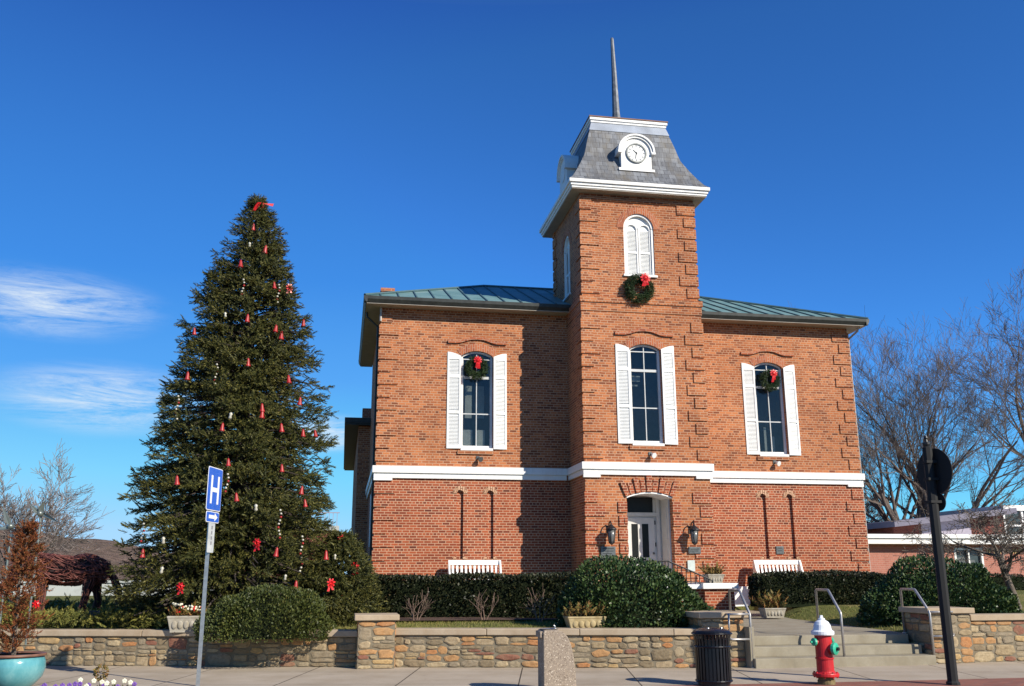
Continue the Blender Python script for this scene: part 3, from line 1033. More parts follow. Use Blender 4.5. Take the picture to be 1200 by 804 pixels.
def sash_window(o, w, variant):
    uc, hw, zb, zs, rise, dep, _ = o
    y = w + .085
    mb = MB()
    arch_frame(mb, uc, hw - .004, zb, zs, rise - .004, .06, y, .075)
    mb.box(uc - hw + .05, uc + hw - .05, y + .004, y + .07, zb, zb + .09)
    fr = mb.build('window', M['white'], house)
    mb = MB()
    yi = y + .025
    mb.box(uc - .014, uc + .014, yi, yi + .035, zb + .09, zs + rise - .04)
    mb.box(uc - hw + .06, uc + hw - .06, yi - .012, yi + .04, 7.67, 7.75)
    mb.box(uc - hw + .06, uc + hw - .06, yi + .004, yi + .03, 6.53, 6.565)
    mb.box(uc - hw + .06, uc + hw - .06, yi - .002, yi + .034, 8.29, 8.32)
    mb.box(uc - hw + .06, uc - hw + .085, yi, yi + .035, zb + .09, 8.33)
    mb.box(uc + hw - .085, uc + hw - .06, yi, yi + .035, zb + .09, 8.33)
    mb.build('glazing_bars', M['mullion'], fr)
    mb = MB()
    arched_prism(mb, uc, hw - .02, zb + .02, zs, rise - .02, yi + .018, .006)
    mb.build('glass', M['glass'], fr)
    mb = MB()
    mb.box(uc - hw - .25, uc + hw + .25, y + .9, y + .93, zb - .3, zs + .5)
    mb.box(uc - hw - .25, uc - hw - .2, y + .1, y + .9, zb - .3, zs + .5)
    mb.box(uc + hw + .2, uc + hw + .25, y + .1, y + .9, zb - .3, zs + .5)
    mb.build('room_behind', M['dark_room'], fr)
    bl = []
    if variant == 0:
        bl.append((uc - hw + .1, uc - .1, y + .2, y + .22, zb + .1, zb + .62)); bl.append((uc + .03, uc + .29, y + .2, y + .22, zb + .1, zb + .62))
        bl.append((uc - .3, uc - .08, y + .55, y + .57, 6.5, 7.55)); bl.append((uc + .1, uc + .32, y + .55, y + .57, 6.5, 7.55))
    elif variant == 1:
        bl.append((uc - hw + .08, uc - .06, y + .3, y + .32, 7.42, 7.6)); bl.append((uc - hw + .1, uc - .13, y + .34, y + .36, 7.28, 7.33))
    else:
        bl.append((uc - .12, uc - .04, y + .3, y + .32, zb + .1, 6.4)); bl.append((uc + .1, uc + .24, y + .3, y + .32, zb + .1, 6.1))
    for q_ in bl:
        mb = MB(); mb.box(*q_); mb.build('blind', M['blind'], fr)
    mb = MB()
    mb.box(uc - hw - .0, uc + hw + .0, w - .055, w + .15, zb - .075, zb + .004)
    mb.build('sill', M['white'], fr, bevel=.008)
    mb = MB()
    mb.box(uc - hw - .09, uc + hw + .02, w - .05, w + .01, zb - .185, zb - .078)
    mb.build('sill_brick', M['brick_upper'], fr)
    # shutters
    for s in (-1, 1):
        hinge = uc + s * (hw + .01)
        wd = .425
        xf = Matrix.Translation((hinge, w - .035, 0)) @ Matrix.Rotation(s * math.radians(5.5), 4, 'Z')
        mb = MB(xf)
        def X(t):
            return s * t
        def topz(t):
            return 8.375 + .125 * math.sin(t / wd * math.pi / 2)
        # stiles
        for t0, t1 in ((0, .055), (wd - .055, wd)):
            a, b = sorted((X(t0), X(t1)))
            mb.box(a, b, -.035, .0, zb - .02, topz(min(t0, t1)))
        n = 6
        up = [(X(wd * i / n), topz(wd * i / n)) for i in range(n + 1)]
        pr = [(x, -.036, z) for x, z in up] + [(x, -.036, 8.26) for x, z in up[::-1]]
        mb.prism(pr, (0, .037, 0))
        a, b = sorted((X(.05), X(wd - .05)))
        for z0, z1 in ((zb - .02, zb + .11), (6.52, 6.62), (7.66, 7.77)):
            mb.box(a, b, -.0345, -.001, z0, z1)
        sh = mb.build('shutter', M['white'], fr)
        mb = MB(xf)
        z = zb + .13
        while z < 8.25:
            if not (6.48 < z < 6.62 or 7.62 < z < 7.77):
                mb.poly([(a, -.028, z), (b, -.028, z), (b, -.006, z + .042), (a, -.006, z + .042)])
            z += .043
        mb.poly([(a, -.004, zb), (b, -.004, zb), (b, -.004, 8.28), (a, -.004, 8.28)])
        ob = mb.build('louvres', M['white_soft'], fr)
    # brick arch and hood mould
    mb = MB()
    arch_ring(mb, uc, hw, zs, rise, .24, w, .012, 20)
    mb.build('brick_arch', M['brick_quoin'], fr)
    mb = MB()
    half, yy = .94, w - .06
    line = [(-half, 8.83), (-.66, 8.83), (-.52, 8.85), (-.38, 8.90), (-.2, 8.955), (0, 8.97), (.2, 8.955), (.38, 8.90), (.52, 8.85), (.66, 8.83), (half, 8.83)]
    for p, q in zip(line, line[1:]):
        mb.prism([(uc + p[0], yy, p[1] - .04), (uc + q[0], yy, q[1] - .04), (uc + q[0], yy, q[1] + .045), (uc + p[0], yy, p[1] + .045)], (0, .061, 0))
    mb.build('hood_mould', M['brick_quoin'], fr)


sash_window(WIN[0], 0, 0)
sash_window(WIN[1], 0, 2)
sash_window(TWIN, TW, 1)


def louvre_window(o, w, xf):
    """white louvred belfry opening with paired round-headed shutters"""
    uc, hw, zb, zs, rise, dep, _ = o
    mb = MB(xf)
    arch_frame(mb, uc, hw - .004, zb, zs, rise - .004, .075, w + .03, .09, 18)
    fr = mb.build('belfry_window', M['white'], house)
    mb = MB(xf)
    arched_prism(mb, uc, hw - .03, zb, zs, rise - .03, w + .12, .02, 18)
    mb.build('tympanum', M['white_soft'], fr)
    mb = MB(xf)
    mb.box(uc - hw - .05, uc + hw + .06, w - .06, w + .12, zb - .07, zb + .003)
    mb.build('sill', M['white'], fr, bevel=.008)
    for s in (-1, 1):
        c = uc + s * (hw - .075) / 2
        h2 = (hw - .075) / 2 - .012
        mb = MB(xf)
        arch_frame(mb, c, h2, zb, zs - .02, h2 - .002, .045, w + .07, .05, 12)
        sh = mb.build('shutter', M['white'], fr)
        mb = MB(xf)
        z = zb + .03
        while z < zs - .05:
            mb.poly([(c - h2 + .04, w + .085, z), (c + h2 - .04, w + .085, z), (c + h2 - .04, w + .108, z + .042), (c - h2 + .04, w + .108, z + .042)])
            z += .043
        mb.box(c - h2 + .03, c + h2 - .03, w + .072, w + .115, (zb + zs) / 2 - .05, (zb + zs) / 2 + .02)
        mb.build('louvres', M['white_soft'], fr)
    mb = MB(xf)
    arch_ring(mb, uc, hw, zs, rise, .215, w, .012, 26)
    mb.build('brick_arch', M['brick_quoin'], fr)


louvre_window(AWIN, TW + ui, None)
louvre_window(LWIN, 0, rotL)

# slit arches
for o in SLIT:
    mb = MB()
    arch_ring(mb, o[0], o[1], o[3], o[4] - .001, .13, 0, .014, 10)
    mb.build('slit_arch', M['brick_pale'], house)
    for q_ in (-1, 1):
        mb = MB()
        mb.prism([(o[0] + q_ * .1, -.014, 2.0), (o[0] + q_ * .25, -.014, 2.0), (o[0] + q_ * .21, -.014, 2.13), (o[0] + q_ * .1, -.014, 2.2)], (0, .015, 0))
        mb.build('slit_foot', M['brick_pale'], house)

# ---- entrance
mb = MB()
arch_frame(mb, 8.90, .698, 1.36, 3.86, .139, .04, TW + .22, .06)
yb = TW + .951
mb.poly([(8.2, yb, 1.36), (9.6, yb, 1.36), (9.6, yb, 4.0), (8.2, yb, 4.0)])
mb.box(9.56, 9.598, TW + .28, yb, 1.36, 3.86)          # white panelled reveal
mb.box(8.202, 8.24, TW + .28, yb, 1.36, 3.86)
mb.box(9.545, 9.56, TW + .4, yb - .1, 1.6, 2.5); mb.box(9.545, 9.56, TW + .4, yb - .1, 2.65, 3.6)
mb.box(8.3, 9.5, yb - .06, yb, 3.36, 3.46)
mb.box(8.24, 8.34, yb - .05, yb, 1.36, 3.9); mb.box(9.4, 9.5, yb - .05, yb, 1.36, 3.9)
dfr = mb.build('door_surround', M['door'], house)
mb = MB()
ar = [(8.90 + .699 * math.cos(math.pi * i / 16)) for i in range(17)]
ar = [(x, arc_z(x, 8.90, .70, 3.86, .14)) for x in ar]
for p, q in zip(ar, ar[1:]):
    mb.prism([(p[0], TW - .012, p[1] - .002), (q[0], TW - .012, q[1] - .002), (q[0], TW - .012, q[1] - .04), (p[0], TW - .012, p[1] - .04)], (0, .9, 0))
mb.build('arch_soffit', M['white'], dfr)
mb = MB()
mb.box(8.44, 9.30, yb - .028, yb - .008, 3.47, 3.92)
mb.build('transom_glass', M['door_glass'], dfr)
mb = MB()
mb.box(8.42, 9.33, yb - .05, yb - .004, 1.37, 3.30)
for x in (8.56, 8.92):
    mb.box(x, x + .3, yb - .056, yb - .05, 1.5, 2.02)
dr = mb.build('door', M['door'], house, bevel=.008)
for x in (8.60, 8.93):
    mb = MB(); mb.box(x, x + .2, yb - .058, yb - .048, 2.13, 3.12); mb.build('door_pane', M['door_glass'], dr)
mb = MB(); mb.box(8.73, 9.02, yb - .07, yb - .05, 2.03, 2.08); mb.build('letter_plate', M['stain_metal'], dr)
mb = MB(); mb.ellip((9.26, yb - .09, 2.25), (.035, .035, .035)); mb.build('handle', M['stain_metal'], dr, smooth=True)
for z in (1.7, 2.45, 3.1):
    mb = MB(); mb.box(9.33, 9.36, yb - .06, yb - .04, z, z + .12); mb.build('hinge', M['iron'], dr)
# raised blocks round the door and projecting voussoirs
for xa, xb in ((-1, 8.199), (1, 9.601)):
    mb = MB()
    for i in range(6):
        z = 1.42 + i * .398
        ln = .27 if i % 2 else .25
        p, q = sorted((xb, xb + xa * ln))
        mb.box(p, q, TW - .04, TW + .01, z, z + .30)
        if i % 2 == 0:
            p, q = sorted((xb, xb + xa * .09))
            mb.box(p, q, TW - .06, TW - .035, z + .06, z + .24)
    mb.build('door_blocks', M['brick_lower'], house)
mb = MB()
arch_ring(mb, 8.90, .70, 3.86, .14, .30, TW, .012, 24)
mb.build('door_arch', M['brick_quoin'], house)
mb = MB()
Rv = (.49 + .14 ** 2) / .28
czv = 4.0 - Rv
for i in range(9):
    a = (i - 4) * .094
    ln = .50 if i == 4 else (.46 if i % 2 == 0 else .38)
    hwv = .036 * (1.25 if i == 4 else 1)
    r0, r1 = Rv + .015, Rv + ln
    P = []
    for (r, da) in ((r0, -hwv), (r0, hwv), (r1, hwv), (r1, -hwv)):
        P.append((8.90 + r * math.sin(a + da * (Rv / r) * 1.0), TW - (.06 if i % 2 == 0 else .035), czv + r * math.cos(a + da)))
    mb.prism(P, (0, .07, 0))
mb.build('voussoirs', M['brick_lower'], house)

# ---- main roof
E0, E1, F0, F1 = .38, 17.4, -.53, 8.78
ZR, ZT = 10.07, 12.0
RA, RB, RW = 4.75, 13.05, 4.0
mb = MB()
A, B, C_, D_ = (E0, F0, ZR), (E1, F0, ZR), (E1, F1, ZR), (E0, F1, ZR)
P, Q = (RA, RW, ZT), (RB, RW, ZT)
mb.poly([A, B, Q, P]); mb.poly([B, C_, Q]); mb.poly([C_, D_, P, Q]); mb.poly([D_, A, P])
roof = mb.build('roof', M['copper'], house)
mb = MB()


def seam_pts(p, q):
    mb.tube([Vector(p) + Vector((0, 0, .02)), Vector(q) + Vector((0, 0, .02))], .026, 4, math.pi / 4)


u = E0 + .5
while u < E1 - .3:
    t = min(1, (u - E0) / (RA - E0), (E1 - u) / (E1 - RB))
    seam_pts((u, F0, ZR), (u, F0 + t * (RW - F0), ZR + t * (ZT - ZR)))
    u += .56
for s, e0, rx in ((1, E0, RA), (-1, E1, RB)):
    w_ = F0 + .5
    while w_ < F1 - .3:
        t = min((w_ - F0) / (RW - F0), (F1 - w_) / (F1 - RW))
        seam_pts((e0, w_, ZR), (e0 + t * (rx - e0), w_, ZR + t * (ZT - ZR)))
        w_ += .56
for p, q in ((A, P), (B, Q), (P, Q), (C_, Q), (D_, P)):
    mb.tube([Vector(p) + Vector((0, 0, .025)), Vector(q) + Vector((0, 0, .025))], .05, 6)
mb.build('standing_seams', M['copper_seam'], roof)
# soffit and gutters
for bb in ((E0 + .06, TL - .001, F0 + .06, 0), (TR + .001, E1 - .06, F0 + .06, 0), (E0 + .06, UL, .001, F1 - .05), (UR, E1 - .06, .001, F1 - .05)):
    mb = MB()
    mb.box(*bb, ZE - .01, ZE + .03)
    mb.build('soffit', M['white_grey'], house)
for u0, u1 in ((E0, TL - .001), (TR + .001, E1)):
    mb = MB()
    mb.prism([(u0, F0 - .03, ZR + .01), (u0, F0 - .02, ZR - .09), (u0, F0 + .04, ZR - .19), (u0, F0 + .09, ZR - .2), (u0, F0 + .09, ZR + .01)], (u1 - u0, 0, 0))
    mb.build('gutter', M['gutter'], house)
for e, s in ((E0, -1), (E1, 1)):
    mb = MB()
    mb.prism([(e + s * .03, F0 - .028, ZR + .008), (e + s * .02, F0 - .028, ZR - .09), (e - s * .04, F0 - .028, ZR - .19), (e - s * .09, F0 - .028, ZR - .2), (e - s * .09, F0 - .028, ZR + .008)], (0, F1 - F0, 0))
    mb.build('gutter', M['gutter'], house)
mb = MB()
mb.tube([(UL - .0, -.06, ZE), (UL + .0, -.06, 9.4)], .035, 8)
mb.build('downspout', M['downspout'], house)
mb = MB()
mb.tube([(E1 - .25, -.3, ZE), (E1 - .27, -.25, 9.72), (UR + .08, .05, 9.5), (UR + .08, .08, 9.3), (UR + .08, .08, .8)], .035, 8)
mb.build('downspout', M['downspout'], house)
mb = MB()
mb.tube([(E0 + .1, .6, ZE + .05), (E0 + .12, .6, 9.7), (UL - .06, .5, 9.35), (UL - .06, .5, .8)], .035, 8)
mb.build('downspout', M['gutter'], house)
# chimney on the left of the roof
mb = MB()
mb.box(.98, 1.40, 2.2, 2.7, 9.5, 11.09); mb.box(.95, 1.43, 2.17, 2.73, 11.09, 11.2)
mb.build('chimney', M['brick_quoin'], house)

# ---- tower cornice, mansard, curb, spire
mb = MB()
oc = .386
for (o_, z0, z1) in ((oc, 13.62, 13.735), (.335, 13.53, 13.622), (.30, 13.46, 13.532)):
    mb.box(TL - o_, TR + o_, TW - o_, TD + o_, z0, z1)
mb.build('cornice', M['white'], house, bevel=.012)
mb = MB()
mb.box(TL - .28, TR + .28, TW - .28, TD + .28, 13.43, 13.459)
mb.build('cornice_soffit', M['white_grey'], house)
PROF = [(-.38, 13.738), (-.25, 13.86), (-.07, 14.16), (.1, 14.48), (.2, 14.69), (.3, 14.90), (.37, 15.16), (.44, 15.46), (.53, 15.78), (.62, 16.1), (.66, 16.24)]
mb = MB()
cc = ((TL + TR) / 2, (TW + TD) / 2)
cum = 0
for (e0, z0), (e1, z1) in zip(PROF, PROF[1:]):
    ln = math.hypot(e1 - e0, z1 - z0)
    for (sx, sy) in ((0, -1), (1, 0), (0, 1), (-1, 0)):
        def cor(e, z, k):
            hx, hy = (TR - TL) / 2 - e, (TD - TW) / 2 - e
            if sx == 0:
                return (cc[0] + k * hx, cc[1] + sy * hy, z)
            return (cc[0] + sx * hx, cc[1] + k * hy, z)
        a, b, c, d = cor(e0, z0, -1), cor(e0, z0, 1), cor(e1, z1, 1), cor(e1, z1, -1)
        i_ = 0 if sx == 0 else 1
        mb.poly([a, b, c, d], uv=[(a[i_], cum), (b[i_], cum), (c[i_], cum + ln), (d[i_], cum + ln)])
    cum += ln
mb.build('mansard_roof', M['slate'], house)
mb = MB()
for (sx, sy) in ((0, -1), (1, 0), (0, 1), (-1, 0)):
    mb.poly([cor(.555, 15.93, -1), cor(.555, 15.93, 1), cor(.645, 16.24, 1), cor(.645, 16.24, -1)])
mb.build('roof_flashing', m_plain('weathered zinc', (.27, .30, .35), .5, .2, var=.2, scale=2), house)
mb = MB()
for k, (o_, z0, z1) in enumerate(((.66, 16.19, 16.25), (.625, 16.25, 16.33), (.59, 16.33, 16.43))):
    mb.box(TL + o_, TR - o_, TW + o_, TD - o_, z0, z1)
mb.build('curb_moulding', M['white'], house, bevel=.01)
mb = MB()
mb.box(TL + .57, TR - .57, TW + .57, TD - .57, 16.432, 16.47)
a, b, c, d = [(x, y, 16.47) for x, y in ((TL + .62, TW + .62), (TR - .62, TW + .62), (TR - .62, TD - .62), (TL + .62, TD - .62))]
tp = (cc[0], cc[1], 16.85)
for p, q in ((a, b), (b, c), (c, d), (d, a)):
    mb.poly([p, q, tp])
mb.build('tower_cap', M['rusty'], house)
mb = MB()
sc_ = (cc[0] - .0, cc[1], 0)
mb.tube([(sc_[0], sc_[1], 16.62), (sc_[0], sc_[1], 16.9), (sc_[0], sc_[1], 17.08), (sc_[0] - .01, sc_[1], 17.4), (sc_[0] - .03, sc_[1], 18.7), (sc_[0] - .07, sc_[1], 20.28), (sc_[0] - .07, sc_[1], 20.34)], [.42, .24, .165, .135, .10, .062, .045], 8)
mb.build('spire', m_plain('spire lead', (.13, .14, .155), .5, .3, var=.4, scale=5), house)


def clock_dormer(xf, with_clock):
    mb = MB(xf)
    w0 = -.02
    mb.box(-.60, .60, w0 - .03, 1.0, 14.28, 14.37)
    n = 20
    r = .51
    arc = [(r * math.cos(math.pi * i / n), 14.93 + r * math.sin(math.pi * i / n)) for i in range(n + 1)]
    mb.prism([(-.51, w0, 14.37), (.51, w0, 14.37)] + [(x, w0, z) for x, z in arc], (0, 1.1, 0))
    body = mb.build('clock_dormer', M['white'], house)
    mb = MB(xf)
    for (ra, rb, pr, dp) in ((.49, .56, .05, .9), (.56, .62, .09, 1.1)):
        for i in range(n):
            t0, t1 = math.pi * i / n, math.pi * (i + 1) / n
            P = [(rr * math.cos(t), w0 - pr, 14.95 + rr * math.sin(t)) for rr, t in ((ra, t0), (rb, t0), (rb, t1), (ra, t1))]
            mb.prism(P, (0, dp, 0))
    for s in (-1, 1):
        a_, b_ = sorted((s * .5, s * .63))
        mb.box(a_, b_, w0 - .092, .8, 14.88, 14.952)
    mb.build('hood', M['white'], body)
    if with_clock:
        mb = MB(xf)
        mb.tube([(0, w0 - .004, 14.91), (0, w0 - .02, 14.91)], .30, 32)
        face = mb.build('clock_face', M['white_soft'], body)
        mb = MB(xf)
        nn = 32
        for i in range(nn):
            t0, t1 = 2 * math.pi * i / nn, 2 * math.pi * (i + 1) / nn
            P = [(rr * math.cos(t), w0 - .045, 14.91 + rr * math.sin(t)) for rr, t in ((.30, t0), (.345, t0), (.345, t1), (.30, t1))]
            mb.prism(P, (0, .05, 0))
        mb.build('clock_ring', M['stain_metal'], body)
        mb = MB(xf)
        for h_ in range(12):
            t = h_ * math.pi / 6
            d = Vector((math.sin(t), 0, math.cos(t)))
            mb.tube([Vector((0, w0 - .024, 14.91)) + d * .22, Vector((0, w0 - .024, 14.91)) + d * .27], .012, 4)
        mb.build('hour_marks', M['ink'], body)
        mb = MB(xf)
        for ang, ln in ((math.radians(190), .2), (math.radians(315), .15)):
            d = Vector((math.sin(ang), 0, math.cos(ang)))
            mb.tube([Vector((0, w0 - .03, 14.91)) - d * .04, Vector((0, w0 - .03, 14.91)) + d * ln], [.014, .008], 4)
        mb.build('clock_hands', M['stain_metal'], body)
    else:
        mb = MB(xf)
        mb.tube([(0, w0 - .004, 14.91), (0, w0 - .02, 14.91)], .30, 32)
        mb.build('clock_face', M['white_soft'], body)


clock_dormer(Matrix.Translation((8.90, TW - .0, 0)), True)
clock_dormer(Matrix.Translation((TL + .0, cc[1], 0)) @ Matrix.Rotation(-math.pi / 2, 4, 'Z'), False)

# ---- rear wing behind
mb = MB()
mb.box(.45, 15.5, 8.251, 24, .3, 7.35)
mb.build('rear_wall', M['brick_upper'], house)
mb = MB()
mb.box(-.05, 16, 8.0 - .1, 24.4, 7.35, 7.42)
mb.prism([(-.1, 7.85, 7.42), (-.1, 24.5, 7.42), (16, 24.5, 7.42), (16, 7.85, 7.42)], (0, 0, .2))
mb.build('rear_eave', M['gutter'], house)
mb = MB()
mb.box(.62, 1.25, 11.0, 11.6, 7.3, 8.55)
mb.build('chimney', M['brick_quoin'], house)
# shuttered window on the shaded left side wall
mb = MB()
mb.box(UL - .03, UL, 1.9, 2.9, 2.6, 4.2)
mb.box(UL - .05, UL - .03, 1.5, 1.9, 2.55, 4.25); mb.box(UL - .05, UL - .03, 2.9, 3.3, 2.55, 4.25)
mb.build('side_shutters', M['white_soft'], house)

# ---- porch, railing, pier
mb = MB()
mb.box(7.3, 9.72, -3.7, TW - .001, .4, 1.24)
mb.box(9.72, 10.56, -3.82, TW - .002, .4, 1.24)
pw = mb.build('porch_base', M['brick_lower'], house)
mb = MB()
mb.box(7.22, 9.70, -3.76, TW - .003, 1.241, 1.36)
mb.box(9.64, 10.66, -3.92, TW - .004, 1.242, 1.39)
mb.build('porch_cap', M['white'], house, bevel=.012)
mb = MB()
p0, p1 = Vector((8.75, -3.72, 1.98)), Vector((10.0, -3.72, 1.34 + .12))
mb.tube([p0, p1], .022, 6)
mb.tube([p0 - Vector((0, 0, .5)), p1 - Vector((0, 0, .08))], .016, 6)
for i in range(11):
    p = p0.lerp(p1, i / 10)
    mb.tube([p, (p.x, p.y, 1.36)], .012, 6)
mb.tube([(7.3, -3.72, 1.98), p0], .022, 6)
for i in range(9):
    x = 7.3 + i * .17
    mb.tube([(x, -3.72, 1.98), (x, -3.72, 1.36)], .012, 6)
mb.build('porch_railing', M['iron'], house)

# ================================================================== LANTERNS, PLAQUES, FLOODLIGHTS ON THE COURTHOUSE
def lantern(u, label):
    t = thing('wall_lantern', label, 'lantern', (u, TW, 2.78), 'lanterns beside the courthouse door')
    y = TW - .30
    mb = MB()
    mb.box(u - .06, u + .06, TW - .02, TW, 2.80, 3.02)
    mb.tube([(u, TW - .02, 2.92), (u, TW - .10, 3.10), (u, TW - .22, 3.13), (u, y, 3.06)], .02, 6)
    mb.build('bracket', M['iron'], t)
    mb = MB()
    mb.lathe([(.015, .30), (.04, .26), (.15, .16), (.165, .13), (.12, .13)], 12, (u, y, 2.76))
    mb.build('hood', M['iron'], t)
    mb = MB()
    mb.lathe([(.075, -.24), (.10, -.1), (.125, .128)], 12, (u, y, 2.76))
    mb.build('lamp_glass', M['lantern_glass'], t, smooth=True)
    mb = MB()
    for i in range(6):
        a = i * math.pi / 3
        mb.tube([(u + .13 * math.cos(a), y + .13 * math.sin(a), 2.89), (u + .08 * math.cos(a), y + .08 * math.sin(a), 2.51)], .01, 4)
    mb.lathe([(.02, -.30), (.085, -.25), (.085, -.235)], 10, (u, y, 2.76))
    mb.build('cage', M['iron'], t)


lantern(7.62, 'black wall lantern left of the entrance, above the larger plaque')
lantern(10.13, 'black wall lantern right of the entrance, above the smaller plaque')


def plaque(u0, u1, z0, z1, y, label, mat='stain_metal'):
    mb = MB()
    mb.box(u0, u1, y - .03, y - .001, z0, z1)
    mb.box(u0 + .02, u1 - .02, y - .036, y - .03, z0 + .02, z1 - .02)
    o = mb.build('plaque', M[mat], bevel=.006)
    tag(o, label, 'plaque')
    mb = MB()
    n = max(2, int((z1 - z0 - .08) / .06))
    for i in range(n):
        z = z1 - .05 - i * (z1 - z0 - .08) / n
        mb.box(u0 + .05, u1 - .05 - .03 * (i % 3), y - .039, y - .0355, z - .02, z)
    mb.build('raised_lines', M['iron'], o)


plaque(7.36, 7.80, 2.06, 2.42, TW - .03, 'larger bronze plaque on the brick left of the entrance')
plaque(10.02, 10.40, 2.22, 2.41, TW - .03, 'small bronze plaque right of the entrance under the lantern')
plaque(13.69, 13.95, 2.25, 2.5, 0, 'small square bronze plaque above the right bench')
mb = MB()
mb.box(9.98, 10.20, TW - .05, TW - .036, 1.72, 2.03)
o = tag(mb.build('notice', M['paper']), 'pale paper notice fixed to the brick below the small entrance plaque', 'notice')


def floodlight(u, y, z, label, warm):
    t = thing('floodlight', label, 'floodlight', (u, y, z), 'small floodlights under the windows')
    mb = MB()
    mb.box(u - .05, u + .05, y - .03, y, z - .03, z + .07)
    mb.tube([(u, y - .02, z + .02), (u + .02, y - .10, z - .02)], .018, 6)
    mb.build('bracket', M['stain_metal'], t)
    mb = MB()
    mb.lathe([(.035, 0), (.06, .05), (.085, .13), (.07, .132)], 10, (0, 0, 0))
    rot = Matrix.Translation((u + .02, y - .08, z - .01)) @ Matrix.Rotation(math.radians(112), 4, 'X') @ Matrix.Rotation(math.radians(20), 4, 'Y')
    mb.v = [rot @ v for v in mb.v]
    mb.build('lamp_head', M['white_soft'] if warm else M['stain_metal'], t)


floodlight(4.03, 0, 5.14, 'small grey floodlight on the brick under the left wreathed window', False)
floodlight(8.98, TW, 5.12, 'small pale floodlight under the middle tower window', True)
floodlight(13.86, 0, 5.18, 'small cream floodlight under the right wreathed window', True)


# ================================================================== WREATHS
def bow_mesh(mb, c, s, n=9):
    """pompom style bow: ring of ribbon loops facing -Y"""
    c = Vector(c)
    for i in range(n):
        a = 2 * math.pi * i / n + .2
        for (ln, wd, dp, tilt) in ((s, s * .34, s * .45, 0), (s * .62, s * .3, s * .75, .35)):
            d = Vector((math.cos(a + tilt), -.25, math.sin(a + tilt))).normalized()
            sd = d.cross(Vector((0, 1, 0))).normalized() * wd * .5
            fr = Vector((0, -dp, 0))
            P = [c, c + d * ln * .55 + fr * .7, c + d * ln + fr * .35, c + d * ln * .7 - fr * .1, c]
            for p, q in zip(P, P[1:]):
                mb.poly([p - sd, p + sd, q + sd, q - sd])


def wreath(c, r, rt, label, bow_c, bow_s, tails, n=900):
    t = thing('christmas_wreath', label, 'wreath', c, 'christmas wreaths on the courthouse')
    a = RNG.uniform(0, 2 * math.pi, n); b = RNG.uniform(0, 2 * math.pi, n)
    rr = rt * np.sqrt(RNG.uniform(.1, 1, n))
    ring = np.stack([np.cos(a), np.zeros(n), np.sin(a)], 1)
    out = ring * np.cos(b)[:, None] + np.array([0, 1, 0]) * np.sin(b)[:, None]
    P = np.array(c) + ring * r + out * rr[:, None] * .8
    tang = np.stack([-np.sin(a), np.zeros(n), np.cos(a)], 1)
    d = out + tang * .8 + RNG.normal(size=(n, 3)) * .4 + np.array([0, -.35, 0])
    scatter('greenery', SPRAY_V, SPRAY_F, P, frames(d), RNG.uniform(.06, .11, n), M['wreath_leaf'], t)
    mb = MB()
    bow_mesh(mb, bow_c, bow_s)
    mb.ellip(Vector(bow_c) + Vector((0, -bow_s * .35, 0)), (bow_s * .35, bow_s * .3, bow_s * .35))
    bw = mb.build('bow', M['ribbon'], t)
    mb = MB()
    for (dx, ln, wd) in tails:
        x, y, z = bow_c
        pts = [(x, y - .02, z), (x + dx * .5, y - .06, z - ln * .5), (x + dx, y - .03, z - ln)]
        for p, q in zip(pts, pts[1:]):
            mb.poly([(p[0] - wd / 2, p[1], p[2]), (p[0] + wd / 2, p[1] - .01, p[2]), (q[0] + wd / 2, q[1] - .015, q[2]), (q[0] - wd / 2, q[1], q[2])])
    mb.build('ribbon_tails', M['ribbon'], bw)


wreath((3.96, -.10, 7.99), .265, .095, 'green wreath with red bow hanging in the left courthouse window', (3.98, -.20, 8.21), .135, [(.02, .27, .12), (-.05, .24, .07)], 900)
wreath((13.86, -.10, 7.92), .25, .095, 'green wreath with round red bow hanging in the right courthouse window', (13.94, -.20, 8.13), .135, [(-.06, .30, .08), (.03, .22, .06)], 900)
wreath((8.80, TW - .10, 10.27), .345, .14, 'large bushy wreath hanging on the tower below the belfry window', (8.95, TW - .25, 10.57), .17, [(-.06, .26, .12), (.06, .22, .1)], 1900)


# ================================================================== STONE WALLS AND PIERS
def split_rect(x0, x1, z0, z1, rr, out):
    w, h = x1 - x0, z1 - z0
    big = rr.random() < .30
    if (w < .36 and h < .15) or (w < .20 and h < .24) or (big and w < .52 and h < .26 and w > h * .95):
        out.append((x0, x1, z0, z1)); return
    if w > h * rr.uniform(1.6, 4.0) or h < .085:
        if w < .15:
            out.append((x0, x1, z0, z1)); return
        f = rr.uniform(.3, .7)
        split_rect(x0, x0 + w * f, z0, z1, rr, out); split_rect(x0 + w * f, x1, z0, z1, rr, out)
    else:
        f = rr.uniform(.3, .7)
        split_rect(x0, x1, z0, z0 + h * f, rr, out); split_rect(x0, x1, z0 + h * f, z1, rr, out)


